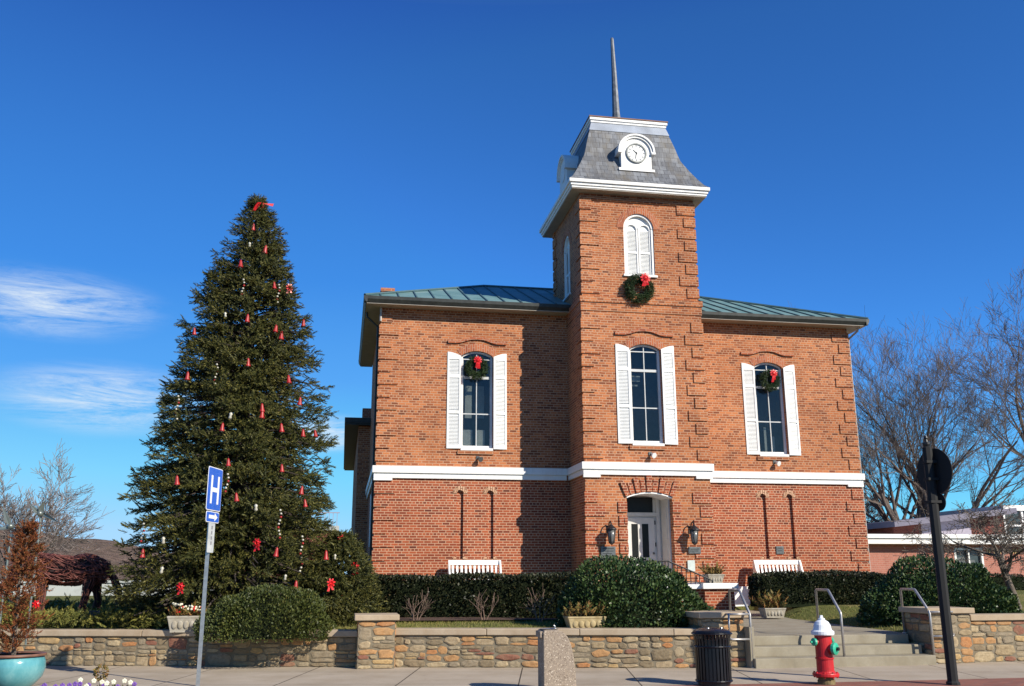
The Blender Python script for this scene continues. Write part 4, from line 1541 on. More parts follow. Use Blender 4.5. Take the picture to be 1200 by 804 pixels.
def lay_stones(mb, p, q, z0, z1, seed):
    """rounded rubble stones bedded on the face between p and q; the face looks towards the right hand of p->q"""
    rr = random.Random(seed)
    p, q = Vector((p[0], p[1], 0)), Vector((q[0], q[1], 0))
    L = (q - p).length
    d = (q - p).normalized()
    nrm = Vector((d.y, -d.x, 0))
    rects = []
    x = 0.0
    while x < L - .01:
        w = min(rr.uniform(.55, 1.0), L - x)
        if L - x - w < .25: w = L - x
        split_rect(x, x + w, z0, z1, rr, rects)
        x += w
    for (a, b, c, e) in rects:
        hw, hh = (b - a) / 2 - rr.uniform(.003, .008), (e - c) / 2 - rr.uniform(.002, .007)
        if hw < .012 or hh < .010: continue
        cx, cz = (a + b) / 2, (c + e) / 2
        n = 12
        ex = rr.uniform(.45, .95)
        dep = rr.uniform(.006, .026)
        tilt = rr.uniform(-.35, .35)
        rings = []
        for (sc, dd) in ((1.0, -.01), (.97, dep * .55), (.72, dep)):
            ring = []
            for i in range(n):
                t = 2 * math.pi * (i + .5) / n
                jx = 1 + .17 * math.sin(i * 2.4 + a * 37 + c * 11) * (1 if i % 2 else .6)
                cx_, sx_ = math.cos(t), math.sin(t)
                u_ = hw * sc * math.copysign(abs(cx_) ** ex, cx_) * min(1.03, jx)
                v_ = hh * sc * math.copysign(abs(sx_) ** ex, sx_) * min(1.03, jx)
                v_ += tilt * u_ * .5 * (hh / hw)
                P = p + d * min(max(cx + u_, a + .002), b - .002) + nrm * dd
                ring.append(mb.pt((P.x, P.y, min(max(cz + v_, c + .002), e - .002))))
            rings.append(ring)
        for r0, r1 in zip(rings, rings[1:]):
            for i in range(n):
                mb.f.append([r0[i], r0[(i + 1) % n], r1[(i + 1) % n], r1[i]]); mb.mi.append(0)
        mb.f.append(rings[-1]); mb.mi.append(0)


k = NT('fieldstone')
g_ = k.n('NewGeometry')
c_ = k.ramp(g_.outputs['Random Per Island'], [(0, (.24, .185, .115)), (.14, (.35, .265, .155)), (.28, (.39, .30, .185)), (.40, (.29, .235, .16)), (.48, (.44, .345, .21)), (.58, (.45, .25, .11)), (.72, (.34, .275, .18)), (.80, (.46, .21, .085)), (.88, (.47, .32, .15)), (.95, (.26, .115, .075))], 'CONSTANT')
n1_ = k.noise(k.coord('Object', (1, 1, 1.6)), 14, 7, .68)
n2_ = k.noise(k.coord(), 3.5, 4)
c_ = k.mix(k.rng(n1_, .42, .68, 0, .75), c_, k.mix(1.0, c_, (.50, .47, .44), 'MULTIPLY'))
c_ = k.mix(k.rng(n2_, .5, .72, 0, .5), c_, (.30, .22, .13))
k.color(c_)
k.bump(n1_, .8, .02)
M['fieldstone'] = k.set(.85, 0, .25)
M['mortar'] = m_concrete('wall mortar', (.22, .185, .13), (.62, .58, .5), 6)


def stone_wall(name, path, zt, label, cap_t=.11, base=-.05):
    t = thing(name, label, 'wall', (path[0][0], path[0][1], 0))
    mb = MB()
    th = .36
    f = [Vector((p[0], p[1], 0)) for p in path]
    bk = [Vector((p[0], p[1] + th, 0)) for p in path]
    for a, b, c, d in zip(f, f[1:], bk[1:], bk):
        for (p, q) in ((a, b), (c, d)):
            mb.poly([(p.x, p.y, base), (q.x, q.y, base), (q.x, q.y, zt - cap_t), (p.x, p.y, zt - cap_t)])
    for p, q in ((f[0], bk[0]), (f[-1], bk[-1])):
        mb.poly([(p.x, p.y, base), (q.x, q.y, base), (q.x, q.y, zt - cap_t), (p.x, p.y, zt - cap_t)])
    mb.build('mortar_core', M['mortar'], t)
    mb = MB()
    for i_, (a, b) in enumerate(zip(f, f[1:])):
        b2 = b if b.x < 14 else a.lerp(b, 14 / (b - a).length)
        a2 = a if a.x > -9 else a.lerp(b, 1 - 12 / (b - a).length)
        lay_stones(mb, a2, b2, .0, zt - cap_t - .004, int(zt * 100) + i_)
    mb.build('stonework', M['fieldstone'], t)
    mb = MB()
    # coping in separate slabs
    for a, b in zip(f, f[1:]):
        L = (b - a).length
        n = max(1, int(round(L / 1.9)))
        for i in range(n):
            p = a.lerp(b, i / n); q = a.lerp(b, (i + 1) / n)
            dirv = (q - p).normalized()
            p2, q2 = p + dirv * .004, q - dirv * .004
            mb.prism([(p2.x, p2.y - .06, zt - cap_t), (q2.x, q2.y - .06, zt - cap_t), (q2.x, q2.y + th + .03, zt - cap_t), (p2.x, p2.y + th + .03, zt - cap_t)], (0, 0, cap_t))
    mb.build('coping', M['cap_stone'], t, bevel=.012)
    return t


def stone_pier(u0, u1, w0, w1, zt, label, cap=.10, over=.07):
    t = thing('stone_pier', label, 'pier', ((u0 + u1) / 2, w0, 0))
    mb = MB()
    mb.box(u0, u1, w0, w1, -.05, zt - cap)
    mb.build('mortar_core', M['mortar'], t)
    mb = MB()
    lay_stones(mb, (u0, w0), (u1, w0), .0, zt - cap - .004, int(u0 * 10) + 5)
    lay_stones(mb, (u0, w1), (u0, w0), .0, zt - cap - .004, int(u0 * 10) + 6)
    lay_stones(mb, (u1, w0), (u1, w1), .0, zt - cap - .004, int(u0 * 10) + 7)
    mb.build('stonework', M['fieldstone'], t)
    mb = MB()
    mb.box(u0 - over, u1 + over, w0 - over, w1 + over, zt - cap, zt)
    mb.build('coping', M['cap_stone'], t, bevel=.012)


stone_wall('stone_wall', [(-30, -2.4), (-5.6, -8.92), (.34, -10.54)], .64, 'low rubble stone wall with concrete coping below the Christmas tree')
stone_wall('stone_wall', [(1.0, -10.70), (5.9, -11.91), (6.42, -11.95)], .67, 'low rubble stone wall with coping between the two left piers')
stone_wall('stone_wall', [(11.74, -12.02), (40, -12.0)], .86, 'low rubble stone wall with coping right of the steps')
stone_pier(.34, 1.0, -10.92, -10.2, .93, 'square rubble stone pier beside the middle of the lawn, left of the steps')
stone_pier(6.42, 7.22, -12.0, -11.2, .95, 'wide stone pier at the left side of the steps behind the black bin')
stone_pier(10.86, 11.7, -12.12, -11.3, .99, 'wide stone pier at the right side of the steps behind the black sign post')
mb = MB()
mb.box(7.221, 7.31, -12.22, -11.3, -.05, .70)
tag(mb.build('step_cheek', M['step_concrete'], bevel=.01), 'narrow concrete cheek wall at the left end of the steps', 'cheek wall')


# ================================================================== HANDRAILS
def handrail(u, label, ret):
    t = thing('handrail', label, 'handrail', (u, -12.2, 0), 'steel handrails on the steps')
    r = .024
    mb = MB()
    mb.tube([(u, -12.2, .0), (u, -12.2, .90), (u, -12.19, .93), (u, -11.82, 1.31), (u, -11.79, 1.325), (u, -11.35, 1.325), (u, -11.33, 1.31), (u, -11.33, .49)], r, 8)
    mb.build('rail', M['rail_steel'], t, smooth=True)
    mb = MB()
    for w, z in ((-12.2, .004), (-11.33, .5)):
        mb.lathe([(.05, 0), (.05, .012), (.03, .02)], 12, (u, w, z))
    mb.build('floor_flange', M['rail_steel'], t)
    if ret:
        mb = MB()
        mb.tube([(u, -12.2, .92), (u + ret, -12.2, .92), (u + ret, -12.05, .92)], r * .85, 8)
        mb.build('return_rail', M['rail_steel'], t, smooth=True)
        mb = MB()
        mb.tube([(u, -12.2, .49), (u + ret * .93, -12.2, .49), (u + ret, -12.17, .52), (u + ret, -12.05, .56)], r * .85, 8)
        if ret < 0:
            mb.tube([(u + ret, -12.2, .92), (u + ret, -12.17, .52)], r * .8, 8)
        mb.build('return_rail', M['rail_steel'], t, smooth=True)


handrail(7.26, 'steel handrail on the left side of the steps by the bin', -.40)
handrail(9.03, 'steel handrail in the middle of the steps behind the fire hydrant', 0)
handrail(10.82, 'steel handrail on the right side of the steps by the black post', .47)


# ================================================================== FIRE HYDRANT
hyd = thing('fire_hydrant', 'red fire hydrant with a white bonnet and green caps on the pavement', 'hydrant', (7.27, -14.8, 0))
HC = (7.27, -14.8, 0)
mb = MB(); mb.lathe([(.13, -.01), (.13, .06), (.118, .065), (.118, .12)], 20, HC); mb.build('standpipe', M['hyd_base'], hyd)
mb = MB()
mb.lathe([(.19, .115), (.195, .125), (.195, .155), (.19, .165), (.14, .172), (.128, .19), (.125, .36), (.137, .365), (.137, .385), (.125, .39), (.125, .70), (.128, .72)], 26, HC)
mb.build('barrel', M['red'], hyd, smooth=False)
mb = MB()
for i in range(8):
    a = i * math.pi / 4 + .2
    mb.lathe([(.016, .165), (.016, .185)], 6, (HC[0] + .165 * math.cos(a), HC[1] + .165 * math.sin(a), 0))
    mb.lathe([(.016, .095), (.016, .116)], 6, (HC[0] + .165 * math.cos(a), HC[1] + .165 * math.sin(a), 0))
mb.build('flange_bolts', M['red'], hyd)
mb = MB()
mb.lathe([(.165, .712), (.172, .725), (.172, .765), (.16, .775), (.138, .785), (.132, .81), (.122, .86), (.095, .905), (.06, .93), (.05, .935), (.05, .955), (.036, .96)], 26, HC, mod=lambda t, z: 1 + (.035 * abs(math.cos(4 * t)) if .78 < z < .92 else 0))
bon = mb.build('bonnet', M['hyd_white'], hyd)
mb = MB(); mb.lathe([(.028, .958), (.032, .965), (.024, 1.0)], 5, HC); mb.build('operating_nut', M['hyd_white'], bon)


def nozzle(ang, z, r, ln, big):
    d = Vector((math.cos(ang), math.sin(ang), 0))
    c = Vector((HC[0], HC[1], z))
    mb = MB(); mb.tube([c + d * .1, c + d * (.125 + ln * .4)], r * .85, 14); mb.build('nozzle', M['red'], hyd)
    mb = MB()
    mb.tube([c + d * (.125 + ln * .3), c + d * (.125 + ln * .45), c + d * (.125 + ln * .85), c + d * (.125 + ln)], [r * 1.05, r * 1.2, r * 1.15, r * .7], 14)
    cp = mb.build('nozzle_cap', M['hyd_green'], hyd)
    mb = MB(); mb.tube([c + d * (.125 + ln), c + d * (.125 + ln + .04)], r * .34, 5); mb.build('cap_nut', M['hyd_green'] if not big else M['iron'], cp)


nozzle(math.radians(-58), .52, .078, .09, True)
nozzle(math.radians(192), .615, .05, .075, False)
nozzle(math.radians(22), .615, .05, .075, False)

# ================================================================== LITTER BIN
bn = thing('litter_bin', 'black slatted metal litter bin standing on the pavement by the steps', 'bin', (5.58, -14.56, 0))
BC = (5.58, -14.56, 0)
mb = MB(); mb.lathe([(.235, .0), (.235, .03), (.245, .03), (.245, .66), (.235, .66)], 28, BC); mb.build('liner', M['can_paint'], bn)
mb = MB()
N = 30
for i in range(N):
    a = 2 * math.pi * i / N
    d = Vector((math.cos(a), math.sin(a), 0)); s = Vector((-math.sin(a), math.cos(a), 0)) * .017
    pr = [(.262, .05), (.262, .60), (.27, .68), (.293, .74)]
    for (r0, z0), (r1, z1) in zip(pr, pr[1:]):
        p, q = Vector(BC) + d * r0, Vector(BC) + d * r1
        p.z, q.z = z0, z1
        t = d * .008
        mb.poly([p - s, p + s, q + s, q - s]); mb.poly([p - s - t, q - s - t, q + s - t, p + s - t])
        mb.poly([p - s, q - s, q - s - t, p - s - t]); mb.poly([p + s, p + s - t, q + s - t, q + s])
mb.build('slats', M['can_paint'], bn)
for z, r in ((.07, .268), (.56, .268), (.745, .297)):
    mb = MB()
    pts = [(BC[0] + r * math.cos(2 * math.pi * i / 28), BC[1] + r * math.sin(2 * math.pi * i / 28), z) for i in range(29)]
    mb.tube(pts, .014, 6, caps=False)
    mb.build('hoop', M['can_paint'], bn)
mb = MB(); mb.lathe([(.285, .752), (.29, .765), (.265, .79), (.19, .815), (.12, .815), (.115, .79)], 28, BC, cap=False); mb.build('lid', M['can_paint'], bn)
for dx_, dy_ in ((.12, -.1), (-.1, -.12)):
    mb = MB(); mb.ellip((BC[0] + dx_, BC[1] + dy_, .823), (.022, .022, .016)); mb.build('lid_catch', M['steel'], bn)

# ================================================================== SIGN POSTS
hs = thing('hospital_sign', 'blue hospital sign with a white H and arrow on a thin steel post', 'sign', (-2.07, -13.07, 0))
mb = MB()
x, y = -2.07, -13.07
mb.prism([(x - .03, y - .016, 0), (x + .03, y - .016, 0), (x + .022, y + .006, 0), (x + .012, y + .016, 0), (x - .012, y + .016, 0), (x - .022, y + .006, 0)], (0, 0, 3.28))
mb.build('post', M['steel'], hs)
E_ = Vector((.14, .58, 0)).normalized()        # along the plate, left edge is nearer
N_ = Vector((E_.y, -E_.x, 0))                    # out of the face
C0 = Vector((x + .005, y - .02, 0)) + N_ * .035


def plate(name, w, z0, z1, mat, off=0.0, cx=0.0, par=None, th=.006, r=.03):
    mb = MB()
    pts = []
    for (sx, sz, a0) in ((1, -1, -90), (1, 1, 0), (-1, 1, 90), (-1, -1, 180)):
        px, pz = cx + sx * (w / 2 - r), (z1 - r if sz > 0 else z0 + r)
        for i in range(4):
            a = math.radians(a0 + 30 * i)
            q = C0 + E_ * (px + r * math.cos(a)) + N_ * off
            pts.append((q.x, q.y, pz + r * math.sin(a)))
    mb.prism(pts, -N_ * th)
    return mb.build(name, M[mat], par)


hp = plate('hospital_panel', .60, 2.615, 3.29, 'signwhite', 0, 0, hs)
plate('blue_field', .575, 2.628, 3.277, 'signblue', .003, 0, hp)
mb = MB()


def strokes(mb, boxes, off):
    for (a, b, z0, z1) in boxes:
        P = [C0 + E_ * a + N_ * off, C0 + E_ * b + N_ * off]
        mb.prism([(P[0].x, P[0].y, z0), (P[1].x, P[1].y, z0), (P[1].x, P[1].y, z1), (P[0].x, P[0].y, z1)], -N_ * .003)


strokes(mb, [(-.175, -.105, 2.72, 3.16), (.105, .175, 2.72, 3.16), (-.106, .106, 2.905, 2.975)], .0065)
mb.build('letter_h', M['signwhite'], hp)
ap = plate('arrow_panel', .54, 2.43, 2.60, 'signwhite', 0, 0, hs)
plate('blue_field', .515, 2.442, 2.588, 'signblue', .003, 0, ap)
mb = MB()
strokes(mb, [(-.17, .08, 2.49, 2.545)], .0065)
P = [C0 + E_ * a + N_ * .0065 for a in (.07, .07, .19)]
mb.prism([(P[0].x, P[0].y, 2.455), (P[2].x, P[2].y, 2.5175), (P[1].x, P[1].y, 2.58)], -N_ * .003)
mb.build('arrow', M['signwhite'], ap)
sp = plate('parking_panel', .26, 1.97, 2.425, 'panel_grey', 0, 0, hs, r=.015)
mb = MB()
for i, z in enumerate((2.33, 2.25, 2.17, 2.09)):
    strokes(mb, [(-.02, .03, z, z + .05)], .003)
mb.build('faded_marks', M['ink'], sp)

bp = thing('round_sign_post', 'black post with the dark back of a round sign right of the steps', 'sign', (9.05, -15.28, 0))
mb = MB()
mb.lathe([(.10, -.005), (.10, .04), (.078, .06), (.075, 3.55), (.06, 3.56)], 8, (9.05, -15.28, 0))
mb.build('post', M['grille_black'], bp)
mb = MB(); mb.lathe([(.05, 3.56), (.062, 3.6), (.062, 3.63), (.03, 3.64), (.02, 3.68), (.035, 3.70), (.02, 3.74)], 10, (9.05, -15.28, 0)); mb.build('finial', M['iron'], bp)
D1 = Vector((.18, -.984, 0)).normalized(); D1n = Vector((D1.y, -D1.x, 0))
nd = Vector((-D1.y, D1.x, 0))     # faces away from the camera
if nd.x < 0: nd = -nd
c_ = Vector((9.05, -15.28, 3.18)) + nd * .095
mb = MB()
mb.tube([c_, c_ + nd * .012], .36, 36)
mb.build('sign_disc', M['grille_black'], bp)
c2_ = Vector((9.05, -15.28, 2.70)) + nd * .115
mb = MB(); mb.tube([c2_, c2_ + nd * .012], .14, 24); mb.build('small_disc', M['grille_black'], bp)
for z in (2.70, 3.05, 3.32):
    mb = MB()
    mb.box(9.05 - .08, 9.05 + .10, -15.28 - .08, -15.28 + .08, z - .02, z + .02)
    mb.build('sign_clamp', M['grille_black'], bp)

# ================================================================== PEBBLED DRINKING FOUNTAIN
df = thing('drinking_fountain', 'pebbled concrete drinking fountain with a rounded shoulder on the pavement', 'fountain', (3.1, -15.0, 0))
mb = MB()
prof = [(2.875, -.02), (2.875, .82), (2.89, .845), (3.10, .84), (3.17, .815), (3.23, .75), (3.28, .64), (3.31, .5), (3.335, .3), (3.35, -.02)]
mb.prism([(a, -15.0, b) for a, b in prof], (0, .42, 0))
mb.build('pedestal', M['pebble'], df, bevel=.012)
mb = MB()
mb.box(2.83, 2.874, -14.97, -14.66, .74, .83)
mb.build('spill_lip', M['pebble'], df, bevel=.01)
mb = MB()
mb.lathe([(.13, 0), (.14, .012), (.12, .014), (.10, .004)], 18, (3.0, -14.8, .846), cap=True)
mb.build('basin', M['steel'], df)
mb = MB(); mb.tube([(3.10, -14.75, .846), (3.10, -14.75, .885), (3.08, -14.75, .90)], .012, 6); mb.build('spout', M['steel'], df)


# ================================================================== BENCHES
def make_bench(u, label):
    w, z0 = -.52, .98
    t = thing('garden_bench', label, 'bench', (u, w, z0), 'white slatted benches against the courthouse')
    hw = .74
    mb = MB()
    for i in range(11):
        x = u - hw + .09 + i * (2 * hw - .18) / 10
        mb.prism([(x - .032, w + .05, z0 + .42), (x + .032, w + .05, z0 + .42), (x + .032, w + .17, z0 + .98), (x - .032, w + .17, z0 + .98)], (0, .022, 0))
    mb.prism([(u - hw, w + .13, z0 + .945), (u + hw, w + .13, z0 + .945), (u + hw, w + .165, z0 + 1.08), (u - hw, w + .165, z0 + 1.08)], (0, .04, 0))
    mb.prism([(u - hw, w + .03, z0 + .43), (u + hw, w + .03, z0 + .43), (u + hw, w + .045, z0 + .5), (u - hw, w + .045, z0 + .5)], (0, .04, 0))
    mb.build('backrest', M['white'], t)
    mb = MB()
    for i in range(5):
        y = w - .40 + i * .095
        mb.box(u - hw, u + hw, y, y + .08, z0 + .41, z0 + .435)
    mb.build('seat', M['white'], t)
    for s in (-1, 1):
        mb = MB()
        x0, x1 = sorted((u + s * hw, u + s * (hw + .05)))
        prof = [(w + .22, z0), (w + .22, z0 + .35), (w + .23, z0 + .7), (w + .22, z0 + 1.0), (w + .19, z0 + 1.075), (w + .13, z0 + 1.08), (w + .08, z0 + 1.0), (w + .0, z0 + .78), (w - .12, z0 + .66), (w - .36, z0 + .64), (w - .36, z0 + .58), (w - .33, z0 + .56), (w - .33, z0), (w - .26, z0), (w - .26, z0 + .56), (w + .0, z0 + .58), (w + .14, z0 + .66), (w + .14, z0)]
        mb.prism([(x0, a, b) for a, b in prof], (x1 - x0, 0, 0))
        mb.build('side_frame', M['white'], t)
    return t


make_bench(3.90, 'white slatted bench against the left courthouse wall behind the hedge')
make_bench(13.52, 'white slatted bench under the square plaque on the right courthouse wall')


# ================================================================== PLANTERS
def planting(P, n, r, h, mat, par, seed, spread=.7):
    rr = np.random.default_rng(seed)
    base = np.array(P) + np.stack([rr.uniform(-r[0], r[0], n), rr.uniform(-r[1], r[1], n), np.zeros(n)], 1)
    d = np.stack([rr.normal(size=n) * spread, rr.normal(size=n) * spread, np.ones(n)], 1)
    return scatter('planting', SPRAY_V, SPRAY_F, base, frames(d), rr.uniform(.4, 1, n) * h, M[mat], par)


def tub(u, w, z, hw, hd, ht, label, mat, taper=.82, group=None):
    t = thing('stone_planter', label, 'planter', (u, w, z))
    mb = MB()
    a, b = hw * taper, hd * taper
    lo = [(u - a, w - b), (u + a, w - b), (u + a, w + b), (u - a, w + b)]
    hi = [(u - hw, w - hd), (u + hw, w - hd), (u + hw, w + hd), (u - hw, w + hd)]
    idx = [mb.pt((*p, z)) for p in lo] + [mb.pt((*p, z + ht * .86)) for p in hi]
    for i in range(4):
        mb.f.append([idx[i], idx[(i + 1) % 4], idx[4 + (i + 1) % 4], idx[4 + i]]); mb.mi.append(0)
    mb.f.append(idx[:4][::-1]); mb.mi.append(0)
    mb.box(u - a * 1.03, u + a * 1.03, w - b * 1.03, w + b * 1.03, z, z + ht * .12)
    mb.build('tub', M[mat], t, bevel=.01)
    mb = MB()
    mb.box(u - hw * 1.03, u + hw * 1.03, w - hd * 1.05, w + hd * 1.05, z + ht * .86, z + ht)
    mb.build('rim', M[mat], t, bevel=.012)
    mb = MB()
    n = 5
    for i in range(n):
        c = (u + (i - (n - 1) / 2) * hw * 1.55 / n, w - hd * (taper + .07) - .008, z + ht * .48)
        mb.ellip(c, (hw / n * .75, .02, ht * .26), 10, 6)
    mb.build('relief', M[mat], t, smooth=True)
    mb = MB(); mb.poly([(u - hw, w - hd, z + ht + .002), (u + hw, w - hd, z + ht + .002), (u + hw, w + hd, z + ht + .002), (u - hw, w + hd, z + ht + .002)]); mb.build('soil', M['soil'], t)
    return t


t = tub(-2.80, -9.62, .60, .34, .17, .30, 'grey carved stone planter behind the stone wall beside the Christmas tree', 'planter_stone')
planting((-2.8, -9.62, .88), 60, (.3, .13), .26, 'dead_plant', t, 3)
for i in range(26):
    mb = MB()
    mb.ellip((-3.05 + i * .019 + random.uniform(-.03, .03), -9.72 + random.uniform(-.08, .06), 1.12 - i * .004 + random.uniform(-.05, .04)), (.024, .016, .02), 6, 4)
    mb.build('cream_flower', M['petal_white'], t)
for i in range(12):
    mb = MB()
    mb.ellip((-2.8 + random.uniform(-.25, .25), -9.75 + random.uniform(-.03, .06), .99 + random.uniform(-.03, .08)), (.02, .016, .018), 6, 4)
    mb.build('red_flower', M['ribbon'], t)
t = tub(4.50, -11.05, .62, .36, .19, .25, 'tan carved stone planter with trailing plants in front of the big rounded bush', 'planter_tan')
planting((4.45, -11.05, .86), 80, (.33, .15), .30, 'dead_plant', t, 4, 1.0)
t = tub(10.72, -5.75, .56, .28, .2, .24, 'small stone planter on the walkway at the end of the right hedge', 'planter_stone', .8)
planting((10.7, -5.75, .78), 60, (.2, .14), .42, 'dead_plant', t, 5, .45)
t = tub(10.10, -3.55, 1.39, .24, .2, .24, 'stone flower pot on the white cap of the porch pier', 'planter_stone', .75)
planting((10.1, -3.55, 1.62), 55, (.19, .15), .34, 'dead_plant', t, 6, .8)


# ================================================================== HEDGES AND BUSHES
def rand_on_box(n, lo, hi, rr):
    lo, hi = np.array(lo), np.array(hi)
    e = hi - lo
    areas = np.array([e[0] * e[2], e[0] * e[2], e[1] * e[2], e[1] * e[2], e[0] * e[1]])
    f = rr.choice(5, n, p=areas / areas.sum())
    p = lo + rr.uniform(size=(n, 3)) * e
    nn = np.zeros((n, 3))
    for k, (ax, sd) in enumerate(((1, 0), (1, 1), (0, 0), (0, 1), (2, 1))):
        q = f == k
        p[q, ax] = hi[ax] if sd else lo[ax]
        nn[q, ax] = 1 if sd else -1
    return p, nn


def hedge(u0, u1, w0, w1, zt, label, seed, n=15000, slope=0.0, mat='hedge', round_=.16):
    rr = np.random.default_rng(seed)
    uc, wc = (u0 + u1) / 2, (w0 + w1) / 2
    zb = ground_z(uc, wc) - .05
    t = thing('hedge', label, 'hedge', (uc, wc, zb))
    # position along an axis that may be skewed (slope: dw per du)
    p, nn = rand_on_box(n, (u0, w0, zb), (u1, w1, zt), rr)
    # soften the edges
    c = np.array([uc, wc, (zb + zt) / 2])
    h = np.array([(u1 - u0) / 2, (w1 - w0) / 2, (zt - zb) / 2])
    q = (p - c)
    ex = np.maximum(np.abs(q) - (h - round_), 0)
    ln = np.linalg.norm(ex, axis=1)
    over = np.maximum(ln - round_, 0)
    p = p - np.sign(q) * ex * (over / np.maximum(ln, 1e-6))[:, None]
    bump = fbm(p * 2.3, seed) * .05 + fbm(p * 7, seed + 1) * .025
    p = p + nn * (bump - rr.uniform(0, .09, n))[:, None]
    p[:, 1] += (p[:, 0] - uc) * slope
    d = nn + rr.normal(size=(n, 3)) * .75 + np.array([0, 0, .35])
    scatter('foliage', LEAF_V, LEAF_F, p, frames(d), rr.uniform(.035, .075, n), M[mat], t)
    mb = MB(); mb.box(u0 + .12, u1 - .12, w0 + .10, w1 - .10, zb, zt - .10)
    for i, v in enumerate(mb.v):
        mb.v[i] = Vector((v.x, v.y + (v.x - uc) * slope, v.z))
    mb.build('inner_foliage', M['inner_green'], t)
    return t


hedge(.25, 5.3, -7.9, -7.0, 1.62, 'long dark clipped hedge left of the entrance behind the lawn', 21, 20000, -.19)
hedge(10.75, 14.6, -5.0, -4.0, 1.66, 'dark clipped hedge right of the walkway below the bench', 22, 15000, .02, round_=.3)
hedge(14.65, 17.6, -3.6, -2.6, 1.50, 'low dark hedge end beyond the right bush below the annex', 23, 6000)
hedge(16.2, 24, 1.5, 2.6, 1.62, 'distant dark clipped hedge in front of the brick annex', 24, 7000)


def bush(c, r, label, seed, n, mat, leaf=(.045, .085), name='rounded_bush', flat=.75, lump=.10, spray=False, up=.25, skirt=None):
    rr = np.random.default_rng(seed)
    t = thing(name, label, 'bush', c)
    d = norm(rr.normal(size=(n, 3)))
    d[:, 2] = np.abs(d[:, 2]) - .12 * (rr.uniform(size=n) < .35)
    d = norm(d)
    e = np.sign(d) * np.abs(d) ** flat
    e = e / np.maximum(np.linalg.norm(e, axis=1, keepdims=True), 1e-6) * (np.abs(d).sum(1, keepdims=True) / np.abs(d).sum(1, keepdims=True))
    R_ = np.array(r)
    depth = 1 - np.abs(rr.normal(size=n)) * .07
    lum = 1 + lump * fbm(d * 4, seed) + .05 * fbm(d * 11, seed + 3)
    e = e.copy(); e[:, 2] = np.sign(e[:, 2]) * np.abs(e[:, 2]) ** 1.3
    p = e * R_ * (depth * lum)[:, None]
    p[:, 2] = np.maximum(p[:, 2], -.02)
    P = np.array(c) + p
    nd = norm(d / R_) + rr.normal(size=(n, 3)) * .6 + np.array([0, 0, up])
    tv, tf = (SPRAY_V, SPRAY_F) if spray else (LEAF_V, LEAF_F)
    scatter('foliage', tv, tf, P, frames(nd), rr.uniform(leaf[0], leaf[1], n), M[mat], t)
    # inner limbs
    mb = MB()
    for i in range(14):
        a = rr.uniform(0, 2 * math.pi); el = rr.uniform(.3, 1.4)
        dv = Vector((math.cos(a) * math.cos(el) * r[0], math.sin(a) * math.cos(el) * r[1], math.sin(el) * r[2])) * .85
        q = Vector(c)
        mb.tube([q + Vector((random.uniform(-.08, .08), random.uniform(-.08, .08), -.1)), q + dv * .5 + Vector((0, 0, .08)), q + dv], [.035, .022, .008], 5)
    mb.build('limbs', M['bark_dark'], t)
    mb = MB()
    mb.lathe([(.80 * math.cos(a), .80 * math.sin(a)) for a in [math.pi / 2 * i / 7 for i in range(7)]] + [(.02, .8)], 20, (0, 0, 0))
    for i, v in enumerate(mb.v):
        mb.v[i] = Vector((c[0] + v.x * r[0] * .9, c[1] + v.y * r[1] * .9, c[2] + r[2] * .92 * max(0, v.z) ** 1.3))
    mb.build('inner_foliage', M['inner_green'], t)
    return t


bush((5.66, -10.30, .58), (1.66, 1.18, 1.40), 'large rounded glossy evergreen bush between the stone wall and the entrance', 31, 22000, 'holly', flat=.8)
bush((12.95, -9.25, .60), (1.78, 1.35, 1.30), 'wide rounded glossy evergreen bush behind the right stone wall', 32, 27000, 'holly', flat=.8)
bush((-1.30, -9.95, .52), (1.28, 1.10, .97), 'round green yew bush spilling over the stone wall in front of the Christmas tree', 33, 24000, 'boxleaf', (.03, .06), flat=.75)
bush((16.2, -6.4, .65), (.9, .7, .60), 'small evergreen bush under the bare ornamental tree', 35, 4500, 'holly')
# juniper ground cover on the left bed
rr = np.random.default_rng(41)
n = 4200
uu = rr.uniform(-9.5, -2.6, n)
ww = np.array([wall_w(x) for x in uu]) + .42 + rr.uniform(0, 3.4, n)
hh = .02 + .26 * rr.uniform(0, 1, n) * (1 + .6 * fbm(np.stack([uu * 2.5, ww * 2.5, uu * 0], 1), 5))
P = np.stack([uu, ww, np.array([ground_z(a, b) for a, b in zip(uu, ww)]) + np.maximum(hh, 0)], 1)
d = np.stack([rr.normal(size=n), rr.normal(size=n), rr.uniform(.1, 1.1, n)], 1)
tag(scatter('juniper_groundcover', SPRAY_V, SPRAY_F, P, frames(d), rr.uniform(.12, .24, n), M['juniper']), 'low spreading juniper covering the bed under the horse sculpture', 'ground cover', kind='stuff')
# grass blades on the strips of lawn
n = 26000
uu = np.concatenate([rr.uniform(-.6, 6.6, n), rr.uniform(10.9, 14.8, n // 2)])
ww = np.concatenate([np.array([wall_w(x) for x in uu[:n]]) + .4 + rr.uniform(0, 1, n) ** 1.0 * 2.3, rr.uniform(-11.0, -5.2, n // 2)])
keep = np.array([not in_poly(a, b, WALK) for a, b in zip(uu, ww)])
uu, ww = uu[keep], ww[keep]
P = np.stack([uu, ww, np.array([ground_z(a, b) for a, b in zip(uu, ww)]) - .004], 1)
m_ = len(P)
d = np.stack([rr.normal(size=m_) * .5, rr.normal(size=m_) * .5, np.ones(m_)], 1)
tag(scatter('grass', [(-.09, 0, 0), (.09, 0, 0), (0, 1, 0)], [(0, 1, 2)], P, frames(d), rr.uniform(.03, .07, m_), M['grass']), 'short winter grass on the lawn strip', 'grass', kind='stuff')

